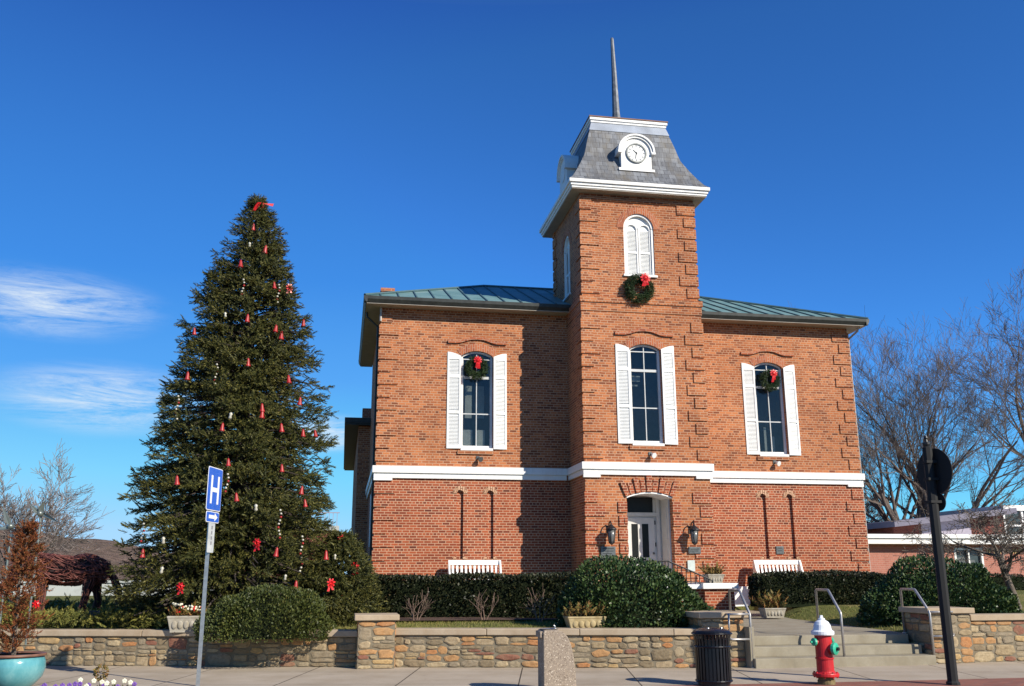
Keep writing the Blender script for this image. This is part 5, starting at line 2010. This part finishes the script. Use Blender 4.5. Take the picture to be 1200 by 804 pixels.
# ================================================================== THE CHRISTMAS TREE
SU, SW = -2.22, -8.0
tree = thing('christmas_tree', 'tall decorated spruce hung with red bells and bead garlands on the lawn', 'tree', (SU, SW, .6))
rr = np.random.default_rng(51)
RZ = [.6, 1, 2, 3, 4, 5, 6, 7, 8, 9, 9.6, 10.05]
RR = [2.14, 2.18, 2.16, 2.1, 1.98, 1.80, 1.56, 1.28, .93, .54, .26, .04]
mb = MB()
mb.tube([(SU, SW, .5), (SU, SW, 1.2), (SU + .03, SW, 5), (SU, SW, 9.9)], [.26, .2, .12, .02], 10)
mb.build('trunk', M['bark_dark'], tree)
Pc, Dc, Sc, limbs = [], [], [], []
z = .75
while z < 9.95:
    Rz = float(np.interp(z, RZ, RR))
    nb = int(9 + 7 * Rz / 2.2)
    a0 = rr.uniform(0, 6.28)
    for i in range(nb):
        a = a0 + 2 * math.pi * i / nb + rr.normal() * .18
        L = Rz * rr.uniform(.86, 1.06) * (1 + .06 * math.sin(3 * a + z * 1.3) + .05 * math.sin(5 * a - z * 2.3))
        if z < 2.4 and math.cos(a) > .3:
            L += .12 * math.cos(a)
        dirv = np.array([math.cos(a), math.sin(a), 0])
        lift = np.interp(z, [.6, 4, 8, 10], [-.10, .0, .25, .9])
        zz = z + rr.normal() * .06
        ns = int(14 + L * 36)
        s0 = 0.30 if L > .8 else .05
        for sfrac in np.sort(rr.uniform(s0, 1.0, ns)):
            s = sfrac * L
            droop = -.16 * L * (sfrac ** 2) + .10 * L * max(0, sfrac - .75)
            base = np.array([SU, SW, zz]) + dirv * s + np.array([0, 0, lift * s + droop])
            side = np.array([-dirv[1], dirv[0], 0])
            w_ = (1 - sfrac) * .40 * L + .06
            lat = rr.uniform(-1, 1) * w_
            base = base + side * lat + np.array([0, 0, -abs(lat) * .22 - rr.uniform(0, .10)])
            Pc.append(base)
            Dc.append(dirv * rr.uniform(.4, 1.1) + side * (lat / max(w_, .01)) * .7 + np.array([0, 0, rr.uniform(-.6, .75)]))
            Sc.append(rr.uniform(.11, .20) * (1 if z < 9 else .8))
        if z < 9.2:
            p0 = Vector((SU, SW, zz)); p1 = p0 + Vector(dirv) * (L * .5) + Vector((0, 0, lift * L * .5 - .04 * L)); p2 = p0 + Vector(dirv) * L * .82 + Vector((0, 0, lift * L * .82 - .12 * L))
            limbs.append((p0, p1, p2, .012 + .012 * L))
    z += .155 if z < 8.5 else .11
Pc, Dc, Sc = np.array(Pc), np.array(Dc), np.array(Sc)
clump = fbm(Pc * 3.6, 4) + .6 * fbm(Pc * 7.5, 9)
keep = (clump > -.25) | (rr.uniform(size=len(Pc)) < .25)
keep &= ~((Pc[:, 2] < 1.15) & (Pc[:, 1] < np.array([wall_w(q) for q in Pc[:, 0]]) + .5))
Pc, Dc, Sc = Pc[keep], Dc[keep], Sc[keep]
scatter('foliage', SPRAY_V, SPRAY_F, Pc, frames(Dc), Sc, M['spruce'], tree)
# low side growth on the right of the tree
n_ = 4200
zz_ = .62 + 1.85 * rr.uniform(0, 1, n_) ** 1.25
ra_ = np.interp(zz_, [.6, 1.0, 1.55, 2.1, 2.5], [.90, .86, .70, .42, .06]) * np.sqrt(rr.uniform(.12, 1.0, n_))
an_ = rr.uniform(0, 6.283, n_)
ra_ *= 1 + .10 * np.sin(an_ * 4 + zz_ * 3) + .06 * np.sin(an_ * 7 - zz_ * 5)
Ps_ = np.stack([-.02 + ra_ * np.cos(an_), -8.25 + ra_ * np.sin(an_), zz_], 1)
Ds_ = np.stack([np.cos(an_) * .8, np.sin(an_) * .8, rr.uniform(-.4, .8, n_)], 1) + rr.normal(size=(n_, 3)) * .3
scatter('side_growth', SPRAY_V, SPRAY_F, Ps_, frames(Ds_), rr.uniform(.11, .20, n_), M['spruce'], tree)
mb = MB()
for p0, p1, p2, r in limbs:
    mb.tube([p0, p1, p2], [r, r * .7, r * .25], 4, caps=False)
mb.build('branches', M['bark_dark'], tree)

BELLS = [(-2.22, -8.56, 9.12), (-2.4, -8.91, 8.14), (-1.64, -8.93, 7.68), (-2.12, -9.36, 6.81), (-1.53, -9.23, 6.65), (-1.41, -9.2, 6.51), (-3.24, -9.01, 6.57), (-0.99, -8.5, 6.98), (-3.24, -9.35, 5.55), (-2.02, -9.61, 5.82), (-1.2, -9.34, 5.55), (-0.95, -9.27, 5.11), (-1.67, -9.76, 4.87), (-1.9, -8.71, 8.56), (-1.66, -9.78, 4.74), (-2.4, -9.92, 4.44), (-1.27, -9.67, 4.49), (-0.85, -9.36, 4.44), (-0.61, -9.05, 4.48), (-1.21, -9.81, 3.67), (-2.22, -10.06, 3.74), (-2.01, -10.17, 3.07), (-0.81, -9.63, 3.26), (-0.73, -9.61, 3.01), (-1.21, -10.02, 2.06), (-3.73, -9.69, 2.04), (-0.28, -9.16, 2.02), (0.05, -8.56, 1.3), (-0.82, -9.84, 1.44), (-3.18, -9.89, 3.4)]
BOWS = [(-1.56, -10.15, 2.22), (-2.88, -10.23, 1.43), (0.0, -8.42, 2.38), (0.32, -8.72, 1.80), (-0.18, -9.14, 1.48), (-1.34, -8.63, 7.73)]
WHITES = [(-2.26, -9.88, 4.67), (-3.31, -9.96, 2.27), (-1.64, -10.12, 2.88), (-3.28, -10.03, 1.73), (-1.03, -9.97, 1.59), (-0.12, -8.86, 1.99), (-2.25, -8.75, 8.63), (-2.58, -9.31, 6.87)]
GARL = [(-1.19, -9.98, 2.52, 0.64), (-0.76, -9.74, 1.99, 0.73), (-3.35, -9.46, 4.82, 0.55), (-3.75, -9.64, 2.36, 0.45), (-2.2, -10.14, 3.33, 0.33), (-2.62, -9.67, 5.45, 0.55), (-2.28, -9.14, 7.53, 0.33), (-1.55, -8.95, 7.44, 0.47)]
ORD = ['topmost', 'second highest', 'third highest', 'fourth highest', 'fifth highest', 'sixth highest', 'seventh highest', 'eighth highest', 'ninth highest', 'tenth highest', 'eleventh highest', 'twelfth highest', 'thirteenth highest', 'fourteenth highest', 'fifteenth highest', 'sixteenth highest', 'seventeenth highest', 'eighteenth highest', 'nineteenth highest', 'twentieth highest', 'twenty first highest', 'twenty second highest', 'twenty third highest']


def out_from(p, d):
    v = Vector((p[0] - SU, p[1] - SW, 0))
    return Vector(p) + v.normalized() * d


def place_set(items, proto, fmt, group, d, scale_):
    """copies the prototype to every spot; labels rank the copies by height on each half of the tree"""
    halves = {'left': [], 'right': []}
    for p in items:
        halves['left' if p[0] < SU + .35 else 'right'].append(p)
    first = True
    for side, L in halves.items():
        for i, p in enumerate(sorted(L, key=lambda q: -q[2])):
            o = proto if first else copy_tree(proto)
            first = False
            o.location = out_from(p, d)
            o.rotation_euler = (random.uniform(-.15, .15), random.uniform(-.15, .15), random.uniform(0, 6.28))
            o.scale = (scale_ * random.uniform(.85, 1.1),) * 3
            tag(o, fmt.format(ORD[i], side), group=group)


mb = MB()
mb.lathe([(.078, -.12), (.072, -.10), (.052, -.04), (.042, .04), (.03, .09), (.008, .12)], 12)
bell = tag(mb.build('red_bell', M['bell'], smooth=True), None, 'bell')
mb = MB(); mb.ellip((0, 0, -.13), (.022, .022, .022), 8, 5); mb.build('clapper', M['bead'], bell)
mb = MB(); mb.tube([(0, 0, .11), (0, 0, .17)], .006, 4); mb.build('hanger', M['bark_dark'], bell)
place_set(BELLS, bell, '{} red bell on the {} half of the decorated spruce', 'red bells on the Christmas tree', -.04, .72)
mb = MB()
bow_mesh(mb, (0, 0, 0), .15, 7)
for dx, ln in ((-.08, .26), (.08, .22)):
    mb.poly([(-.03, -.02, 0), (.03, -.03, 0), (dx + .04, -.04, -ln), (dx - .04, -.04, -ln)])
bow = tag(mb.build('red_bow', M['ribbon']), None, 'bow')
place_set(BOWS, bow, '{} red ribbon bow on the {} half of the decorated spruce', 'red bows on the Christmas tree', -.03, .6)
for o in list(COL.objects):
    if o.name.startswith('red_bow'):
        o.rotation_euler = (0, 0, random.uniform(-.5, .5))
mb = MB()
mb.lathe([(.02, -.11), (.055, -.07), (.035, 0), (.06, .05), (.02, .10)], 10)
wo = tag(mb.build('cream_ornament', M['bead'], smooth=True), None, 'ornament')
place_set(WHITES, wo, '{} cream ornament on the {} half of the decorated spruce', 'cream ornaments on the Christmas tree', -.02, .6)
for i, (x, y, z, ln) in enumerate(sorted(GARL, key=lambda q: -q[2])):
    p = out_from((x, y, z), -.02)
    t = thing('bead_garland', ORD[i] + ' string of red and cream beads hanging on the spruce', 'garland', p, 'bead garlands on the Christmas tree')
    n = int(ln / .065)
    for kk, mt in ((0, 'bead'), (1, 'bell')):
        mb = MB()
        for j in range(max(n, 6)):
            if (j % 3 == 2) == bool(kk):
                mb.ellip((p.x + .02 * math.sin(j), p.y - .02, p.z + ln / 2 - j * .065), (.024, .024, .022), 8, 5)
        mb.build('cream_beads' if kk == 0 else 'red_beads', M[mt], t, smooth=True)
mb = MB()
bow_mesh(mb, (-2.12, -8.08, 9.78), .10, 8)
mb.poly([(-2.12, -8.3, 9.8), (-2.06, -8.3, 9.78), (-1.84, -8.2, 9.83), (-1.86, -8.2, 9.76)])
mb.poly([(-2.2, -8.3, 9.8), (-2.1, -8.3, 9.8), (-2.24, -8.24, 9.6), (-2.3, -8.24, 9.61)])
tag(mb.build('tree_top_bow', M['ribbon']), 'large red ribbon bow crowning the tip of the decorated spruce', 'bow')


# ================================================================== BARE TREES
def bare_tree(name, label, base, height, seed, trunks, mat, levels=6, spread=.55, r0=.16, twig=.006, minlen=.25, first=.38, droop=0.0, up=.12, kids=(2, 4), cat='tree', wide=1.0, group=None, tw_sides=3):
    rr = random.Random(seed)
    t = thing(name, label, cat, base, group)
    trunk_s, twig_s = [], []

    def grow(p, d, ln, r, lv):
        n = 4 if lv <= 1 else 3
        pts, rad = [p.copy()], [r]
        q = p.copy(); dd = d.copy()
        for i in range(n):
            dd = (dd + Vector((rr.gauss(0, .10 * wide), rr.gauss(0, .10 * wide), rr.gauss(0, .06) + up * (.4 if lv else .1) - droop * lv * .05))).normalized()
            q = q + dd * (ln / n)
            pts.append(q.copy()); rad.append(max(twig, r * (1 - (.45 if lv < levels else .7) * (i + 1) / n)))
        (trunk_s if lv <= 1 else twig_s).append((pts, rad, lv))
        if lv >= levels or ln < minlen:
            return
        m = rr.randint(*kids) + (2 if lv == 0 else 0)
        for k in range(m):
            f = rr.uniform(.30 if lv else first, 1.0) if k else 1.0
            fi = f * n
            i = min(int(fi), n - 1)
            bp = pts[i].lerp(pts[i + 1], fi - i)
            br = rad[i] + (rad[i + 1] - rad[i]) * (fi - i)
            ax = Vector((rr.gauss(0, 1), rr.gauss(0, 1), rr.gauss(0, .5))).normalized()
            sd = (ax - dd * ax.dot(dd)).normalized()
            ang = rr.uniform(.35, 1.0) * spread * (1.3 if k else .6)
            nd_ = (dd * math.cos(ang) + sd * math.sin(ang) * wide).normalized()
            grow(bp, nd_, ln * rr.uniform(.55, .82) * (1 - .25 * (1 - f)), max(twig, br * rr.uniform(.5, .72)), lv + 1)

    for (ox, oy, lean, fr) in trunks:
        d = Vector((lean[0], lean[1], 1)).normalized()
        grow(Vector((base[0] + ox, base[1] + oy, base[2])), d, height * fr, r0, 0)

    for nm, S, sides in (('trunk', trunk_s, 7), ('branches', twig_s, tw_sides)):
        mb = MB()
        for pts, rad, lv in S:
            mb.tube(pts, rad, sides if lv < 4 else 3, caps=False)
        if mb.v:
            mb.build(nm, mat, t, smooth=(nm == 'trunk'))
    return t


bare_tree('bare_tree', 'spreading bare multi stemmed tree behind the annex beside the courthouse', (35.0, 25, .8), 10.4, 5,
          [(0, 0, (-.16, 0), .56), (.5, .3, (-.04, .1), .62), (.9, -.2, (.06, 0), .62), (1.7, .2, (.03, .05), .60), (1.9, 0, (.24, 0), .54), (-.3, .2, (-.34, 0), .46)], M['bark_mid'], levels=6, spread=.60, r0=.29, twig=.007, first=.42, up=.14, kids=(3, 4), minlen=.25)
bare_tree('bare_tree', 'tall bare tree rising out of frame at the right edge', (47.0, 25, .8), 17.5, 12,
          [(0, 0, (-.04, 0), .46)], M['bark_mid'], levels=6, spread=.72, r0=.50, twig=.010, first=.5, up=.10, kids=(3, 5))
bare_tree('bare_tree', 'thin bare tree low against the sky left of the larger bare trees', (33.6, 32, .8), 8.5, 13,
          [(0, 0, (.1, 0), .42), (1.0, 0, (-.1, 0), .40)], M['bark_far'], levels=6, spread=.7, r0=.12, twig=.012, kids=(3, 4))
bare_tree('ornamental_tree', 'small bare ornamental tree with twisting grey branches in front of the annex', (17.55, -5.9, .72), 4.2, 17,
          [(0, 0, (-.05, 0), .36)], M['bark'], levels=6, spread=.95, r0=.115, twig=.006, first=.5, up=.05, kids=(3, 4), wide=1.25, minlen=.12)
for i, (b, h, sd, lab) in enumerate((((-26.5, 34, .8), 8.3, 21, 'pale bare tree directly above the horse sculpture before the hill'),
                                     ((-31.5, 36, .8), 9.2, 22, 'pale bare tree behind the metal wind spinners at the left edge'),
                                     ((-20.5, 38, .8), 8.0, 23, 'thin pale bare tree between the horse sculpture and the Christmas tree'))):
    bare_tree('bare_tree', lab, b, h, sd, [(0, 0, (0, 0), .42), (.8, .2, (.15, 0), .40), (-.7, .1, (-.15, 0), .4)], M['bark_far'], levels=5, spread=.72, r0=.11, twig=.013, first=.25, up=.1, kids=(3, 5), group='bare trees before the hill')
for i, (u, w, s, lab) in enumerate(((1.55, -8.45, 3, 'leafless pruned shrub in front of the hedge, nearest the left pier'), (2.95, -8.65, 4, 'leafless pruned shrub in the middle of the hedge front'), (4.05, -9.0, 9, 'leafless pruned shrub nearest the big rounded bush'))):
    bare_tree('bare_shrub', lab, (u, w, ground_z(u, w)), .62, s, [(0, 0, (-.5, 0), .5), (.02, 0, (.1, .1), .55), (.04, 0, (.55, 0), .5), (-.03, 0, (-.15, -.1), .5)], M['stem'], levels=2, spread=.75, r0=.015, twig=.004, minlen=.05, kids=(2, 3), cat='shrub', group='pruned shrubs along the hedge')


# ================================================================== TWIG HORSE
hx, hw_ = -5.78, -6.8
horse = thing('horse_sculpture', 'dark red horse sculpture woven from twigs standing on the left bed', 'sculpture', (hx, hw_, .8))
HZ = ground_z(hx, hw_) - .02
HS = 1.0
verts = [(0.05, 0, 1.12), (.42, 0, 1.15), (.70, 0, 1.10), (-.30, 0, 1.16), (-.56, 0, 1.24), (-.80, 0, 1.28), (-1.0, 0, 1.08), (-1.14, 0, .80), (-1.26, 0, .58),
         (-.46, .16, .86), (-.50, .17, .48), (-.48, .17, .06), (-.44, -.16, .86), (-.38, -.17, .48), (-.42, -.17, .05),
         (.58, .16, .84), (.66, .17, .50), (.60, .17, .06), (.52, -.16, .84), (.46, -.17, .50), (.40, -.17, .05), (.84, 0, 1.06), (1.02, 0, .86), (1.10, 0, .60)]
edges = [(0, 1), (1, 2), (0, 3), (3, 4), (4, 5), (5, 6), (6, 7), (7, 8), (3, 9), (9, 10), (10, 11), (3, 12), (12, 13), (13, 14), (1, 15), (15, 16), (16, 17), (1, 18), (18, 19), (19, 20), (2, 21), (21, 22), (22, 23)]
rad = [.25, .27, .21, .26, .22, .17, .13, .115, .085, .10, .062, .058, .10, .062, .058, .12, .065, .058, .12, .065, .058, .05, .05, .03]
me = bpy.data.meshes.new('body')
me.from_pydata([(v[0] * HS, v[1] * HS, v[2] * HS) for v in verts], edges, [])
me.materials.append(M['wicker_dark'])
hb = bpy.data.objects.new('body', me)
COL.objects.link(hb)
hb.parent = horse
hb.location = (0, 0, HZ - .8)
skm = hb.modifiers.new('skin', 'SKIN')
sv = me.skin_vertices[0].data
for i, r in enumerate(rad):
    sv[i].radius = (r * HS * .9, r * HS * .9)
sv[0].use_root = True
sb = hb.modifiers.new('sub', 'SUBSURF'); sb.levels = 1; sb.render_levels = 1
# woven strands along the figure
rr = random.Random(77)


def strand(mb, path, radii, jitter, n, r, flow=.85):
    """twigs running roughly along a chain of joints, lying on its surface"""
    path = [Vector(p) * HS + Vector((hx, hw_, HZ)) for p in path]
    for _ in range(n):
        a = rr.uniform(0, 6.28)
        t0 = rr.uniform(0, max(.01, len(path) - 1.6)); t1 = min(len(path) - 1.001, t0 + rr.uniform(.7, 1.6) * flow)
        pts = []
        for kk in range(5):
            t = t0 + (t1 - t0) * kk / 4
            i = int(t); f = t - i
            p = path[i].lerp(path[i + 1], f); rd = (radii[i] * (1 - f) + radii[i + 1] * f) * HS * 1.0
            d = (path[i + 1] - path[i]).normalized()
            s1 = d.cross(Vector((0, 0, 1)) if abs(d.z) < .8 else Vector((1, 0, 0))).normalized(); s2 = d.cross(s1)
            aa = a + kk * rr.uniform(-.18, .18)
            pts.append(p + (s1 * math.cos(aa) + s2 * math.sin(aa)) * rd * rr.uniform(.95, 1.16 + jitter))
        mb.tube(pts, [r, r, r, r * .8, r * .5], 4, caps=False)


mb = MB()
strand(mb, [(-.85, 0, 1.25), (-.56, 0, 1.22), (-.30, 0, 1.14), (.05, 0, 1.1), (.42, 0, 1.13), (.70, 0, 1.08), (.9, 0, .95)], [.17, .22, .265, .255, .28, .23, .12], .08, 330, .011, 1.2)
mb.build('woven_barrel', M['wicker'], horse)
mb = MB()
strand(mb, [(-.5, 0, 1.22), (-.80, 0, 1.28), (-1.0, 0, 1.08), (-1.14, 0, .80), (-1.26, 0, .58)], [.22, .17, .13, .115, .085], .08, 110, .010)
mb.build('woven_head', M['wicker'], horse)
for a, b, c, d in ((9, 10, 11, .16), (12, 13, 14, -.16), (15, 16, 17, .16), (18, 19, 20, -.16)):
    mb = MB()
    top_ = (verts[a][0], verts[a][1] * .8, 1.08)
    strand(mb, [top_, verts[a], verts[b], verts[c]], [.15, .10, .062, .06], .04, 40, .009)
    mb.build('woven_leg', M['wicker'], horse)
mb = MB()
strand(mb, [(.74, 0, 1.14), (.94, 0, 1.0), (1.08, 0, .72), (1.13, 0, .36), (1.12, 0, .1)], [.06, .06, .06, .05, .03], .2, 70, .008, 1.4)
mb.build('tail', M['wicker'], horse)
mb = MB()
for i in range(70):
    x0 = rr.uniform(-.75, -.35)
    p = Vector((hx + x0 * HS, hw_ + rr.uniform(-.14, .06), HZ + rr.uniform(1.34, 1.46) * HS))
    L = rr.uniform(.35, .8)
    mb.tube([p, p + Vector((L * .4 * (1 if i % 3 else -1), -.16, .0)), p + Vector((L * (1 if i % 3 else -.9), -.22, -.10 - rr.uniform(0, .16)))], [.009, .008, .004], 4, caps=False)
mb.build('mane', M['wicker'], horse)


# ================================================================== WIND SPINNERS
def spinner(hub, blades, label):
    t = thing('wind_spinner', label, 'wind spinner', (hub[0], hub[1], .55), 'metal wind spinners at the left')
    h = Vector(hub)
    mb = MB()
    mb.tube([(h.x, h.y + .05, .5), (h.x, h.y + .05, h.z)], .02, 8)
    mb.build('pole', M['spinner'], t)
    mb = MB(); mb.ellip(h, (.06, .08, .055), 10, 6); mb.build('hub', M['spinner'], t, smooth=True)
    for bx, bz in blades:
        tip = Vector((bx, h.y - .05, bz))
        d = tip - h
        L = d.length; d.normalize()
        s = d.cross(Vector((0, 1, 0))).normalized()
        mb = MB()
        P = [h - s * .022, h + s * .022, h + d * L * .35 + s * .05 + Vector((0, -.05, 0)), tip, h + d * L * .3 - s * .03 + Vector((0, .03, 0))]
        mb.prism(P, (0, .008, 0))
        mb.build('blade', M['spinner'], t)


spinner((-5.19, -11.0, 2.68), [(-5.37, 2.84), (-5.13, 2.90), (-4.84, 2.52)], 'grey metal wind spinner above the tip of the brown conifer')
spinner((-5.64, -11.0, 2.46), [(-5.80, 2.80), (-5.92, 2.40), (-5.58, 2.16)], 'pale metal wind spinner at the left edge beside the brown conifer')


# ================================================================== GLAZED POT WITH BROWN CONIFER, FLOWER BED
pot = thing('glazed_pot', 'round teal glazed pot with a brown rim at the left edge', 'pot', (-4.72, -13.0, .02))
mb = MB(); mb.lathe([(.24, .0), (.30, .04), (.40, .16), (.435, .28), (.425, .38), (.395, .45)], 32, (-4.72, -13.0, .02), cap=True); mb.build('bowl', M['teal'], pot, smooth=True)
mb = MB(); mb.lathe([(.395, .445), (.43, .455), (.43, .485), (.40, .492), (.37, .47)], 32, (-4.72, -13.0, .02), cap=False); mb.build('rim', M['potrim'], pot, smooth=True)
mb = MB(); mb.lathe([(.385, .44), (.01, .46)], 24, (-4.72, -13.0, .02)); mb.build('soil', M['soil'], pot)
con = thing('brown_conifer', 'browned potted conifer growing from the teal pot', 'conifer', (-4.74, -13.0, .46))
mb = MB(); mb.tube([(-4.74, -13.0, .44), (-4.78, -13.0, 1.4), (-4.8, -13.0, 2.5)], [.035, .025, .006], 8); mb.build('trunk', M['bark'], con)
rr = np.random.default_rng(61)
Pc, Dc, Sc = [], [], []
z = .55
while z < 2.40:
    R_ = np.interp(z, [.5, .8, 1.3, 1.8, 2.2, 2.48], [.26, .40, .36, .25, .13, .03])
    for i in range(9):
        a = rr.uniform(0, 6.28); L = R_ * rr.uniform(.55, 1.25)
        dv = np.array([math.cos(a), math.sin(a), rr.uniform(.3, 1.0)])
        for s in rr.uniform(.1, 1, 6):
            Pc.append(np.array([-4.76, -13.0, z]) + dv * np.array([1, 1, .7]) * L * s + rr.normal(size=3) * .02)
            Dc.append(dv + rr.normal(size=3) * .5); Sc.append(rr.uniform(.07, .13))
    z += .075
scatter('foliage', SPRAY_V, SPRAY_F, np.array(Pc), frames(np.array(Dc)), np.array(Sc), M['brown_conifer'], con)
mb = MB(); bow_mesh(mb, (-4.42, -13.28, 1.22), .06, 7)
tag(mb.build('red_bow', M['ribbon']), 'small red bow tied low on the browned potted conifer', 'bow')
rr = np.random.default_rng(63)
for i in range(24):
    u = -4.12 + i * .056 + rr.uniform(-.04, .04); w = -13.72 + rr.uniform(-.16, .10)
    white = i > 11 and i % 4 != 3 or i == 9
    z = .10 + rr.uniform(-.03, .04) + (.04 if white else 0)
    t = thing('pansy', ('cream pansy' if white else 'purple pansy') + ' in the small flower bed beside the teal pot', 'flower', (u, w, .02), 'pansies in the kerb bed')
    mb = MB()
    for kk in range(5):
        a = kk * 1.257 + .3
        mb.ellip((u + .019 * math.cos(a), w - .02, z + .019 * math.sin(a)), (.018, .008, .018), 7, 4)
    mb.build('petals', M['petal_white' if white else 'petal_purple'], t)
    P = np.array([[u, w, .02]]).repeat(7, 0) + rr.normal(size=(7, 3)) * np.array([.03, .03, 0])
    scatter('leaves', LEAF_V, LEAF_F, P, frames(np.stack([rr.normal(size=7), rr.normal(size=7), np.full(7, 1.0)], 1)), rr.uniform(.05, .10, 7), M['boxleaf'], t)
pc_ = np.array((-3.42, -13.3, .24))
d = norm(rr.normal(size=(240, 3)))
tb = thing('small_topiary', 'small brownish heart shaped topiary in the flower bed', 'topiary', (-3.42, -13.3, .02))
scatter('foliage', LEAF_V, LEAF_F, pc_ + d * np.array([.085, .085, .10]) * rr.uniform(.7, 1.05, (240, 1)), frames(d + rr.normal(size=(240, 3)) * .4), rr.uniform(.025, .05, 240), M['dead_plant'], tb)
mb = MB(); mb.tube([(-3.42, -13.3, .0), (-3.42, -13.3, .2)], .012, 6); mb.build('stem', M['bark'], tb)
n = 500
P = np.stack([rr.uniform(-4.4, -2.85, n), rr.uniform(-14.3, -13.6, n), np.full(n, .02)], 1)
tag(scatter('bed_leaves', LEAF_V, LEAF_F, P, frames(np.stack([rr.normal(size=n) * .7, rr.normal(size=n) * .7, np.ones(n)], 1)), rr.uniform(.05, .11, n), M['boxleaf']), 'low green leaves filling the kerb flower bed', 'ground cover', kind='stuff')
sl = thing('garden_spotlight', 'small black garden light low in the juniper below the horse', 'spotlight', (-4.78, -8.3, .86))
mb = MB(); mb.box(-4.88, -4.66, -8.36, -8.26, .86, .96); mb.build('housing', M['iron'], sl, bevel=.008)
mb = MB(); mb.tube([(-4.78, -8.3, .60), (-4.78, -8.3, .87)], .015, 6); mb.build('stake', M['iron'], sl)

# pale wall beyond the horse and the building far behind
fw = thing('pale_wall', 'long low pale concrete wall behind the horse sculpture', 'wall', (-10, 6, .8))
mb = MB(); mb.box(-24, -1.5, 6, 6.3, .6, 1.42); mb.build('face', M['far_wall'], fw)
mb = MB(); mb.box(-24.05, -1.45, 5.95, 6.35, 1.421, 1.50); mb.build('coping', M['far_wall'], fw)
fb = thing('distant_building', 'distant building with a pale blue roof rail seen between spruce and courthouse', 'building', (-2.5, 45, .8))
mb = MB(); mb.box(-9, -.5, 45, 55, .8, 5.0); mb.build('wall', M['brick_dark'], fb)
mb = MB(); mb.box(-9.3, -.3, 44.7, 55, 5.0, 5.35); mb.build('roof_edge', M['far_wall'], fb)
mb = MB()
for i in range(30):
    mb.box(-9.2 + i * .3, -9.16 + i * .3, 44.75, 44.79, 5.35, 6.3)
mb.box(-9.3, -.3, 44.74, 44.8, 6.3, 6.37)
mb.build('railing', M['lavender'], fb)

# ================================================================== ANNEX ON THE RIGHT
ax_ = thing('brick_annex', 'low flat roofed brick annex with a white fascia right of the courthouse', 'annex', (30, 8, .8))
mb = MB()
facade(mb, 18.5, 48, .7, 2.84, 8, [(26.27, .68, 1.55, 2.70, 0, .15, True)])
mb.poly([(18.5, 8, .7), (18.5, 20, .7), (18.5, 20, 2.84), (18.5, 8, 2.84)])
mb.build('wall', M['brick_annex'], ax_)
mb = MB()
mb.box(18.2, 48.3, 7.55, 20, 2.84, 3.07); mb.box(18.15, 48.35, 7.48, 20.05, 3.071, 3.24)
mb.build('fascia', M['white'], ax_, bevel=.01)
mb = MB()
for a, b, c, d in ((25.59, 25.68, 1.55, 2.7), (26.86, 26.95, 1.55, 2.7), (25.68, 26.86, 2.61, 2.7), (25.68, 26.86, 1.55, 1.63), (26.24, 26.30, 1.63, 2.61)):
    mb.box(a, b, 7.98, 8.08, c, d)
wf = mb.build('window', M['white'], ax_)
mb = MB(); mb.box(25.68, 26.86, 8.10, 8.12, 1.6, 2.65); mb.build('glass', M['annex_glass'], wf)
mb = MB(); mb.box(25.75, 26.2, 8.095, 8.099, 1.63, 2.3); mb.box(26.36, 26.6, 8.095, 8.099, 1.63, 2.2); mb.build('blind', M['stain_metal'], wf)
mb = MB()
x = 27.15
for i, wd in enumerate((.10, .05, .12, .09, .12, .10, 0, .13, .09, .12, .10)):
    if wd:
        mb.box(x, x + .028, 7.965, 7.999, 2.46, 2.66)
        if i % 2 == 0: mb.box(x + .028, x + wd, 7.965, 7.999, 2.63, 2.66)
        if i % 3 == 0: mb.box(x + .028, x + wd, 7.965, 7.999, 2.46, 2.49)
        if i % 3 != 1: mb.box(x + wd, x + wd + .028, 7.965, 7.999, 2.46, 2.66)
    x += .155
mb.build('gold_lettering', M['gold'], ax_)
mb = MB()
for i in range(12):
    x = 27.45 + i * .115
    mb.box(x, x + .022, 7.97, 7.999, 2.24, 2.37)
    if i % 2: mb.box(x + .022, x + .07, 7.97, 7.999, 2.3, 2.33)
mb.build('small_lettering', M['iron'], ax_)
ra = thing('taller_building', 'taller rear building with a sloping lavender roof edge above the annex', 'building', (35, 20, .8))
mb = MB()
mb.prism([(30.4, 20, .8), (37.4, 20, .8), (37.4, 20, 4.95), (30.4, 20, 4.22)], (0, 9, 0))
mb.build('wall', M['brick_dark'], ra)
mb = MB(); mb.prism([(32.1, 19.95, 3.0), (35.2, 19.95, 3.0), (35.2, 19.95, 4.7), (32.1, 19.95, 4.38)], (0, .05, 0)); mb.build('panel', M['lavender'], ra)
mb = MB(); mb.prism([(30.0, 19.2, 4.16), (37.7, 19.2, 4.96), (37.7, 19.2, 5.28), (30.0, 19.2, 4.48)], (0, 10, 0)); mb.build('roof', M['purple_edge'], ra)
mb = MB(); mb.box(37.7, 44, 20.5, 29, .8, 5.2); mb.build('glazed_wall', M['annex_glass'], ra)
mb = MB()
for x in np.arange(37.7, 44.1, 1.2):
    mb.box(x, x + .12, 20.4, 20.5, .8, 5.2)
mb.box(37.7, 44.2, 20.3, 29, 5.2, 5.5); mb.box(37.7, 44, 20.41, 20.5, 4.3, 4.4)
mb.build('white_frame', M['white'], ra)

for o in bpy.data.objects:
    if '_org' in o:
        del o['_org']
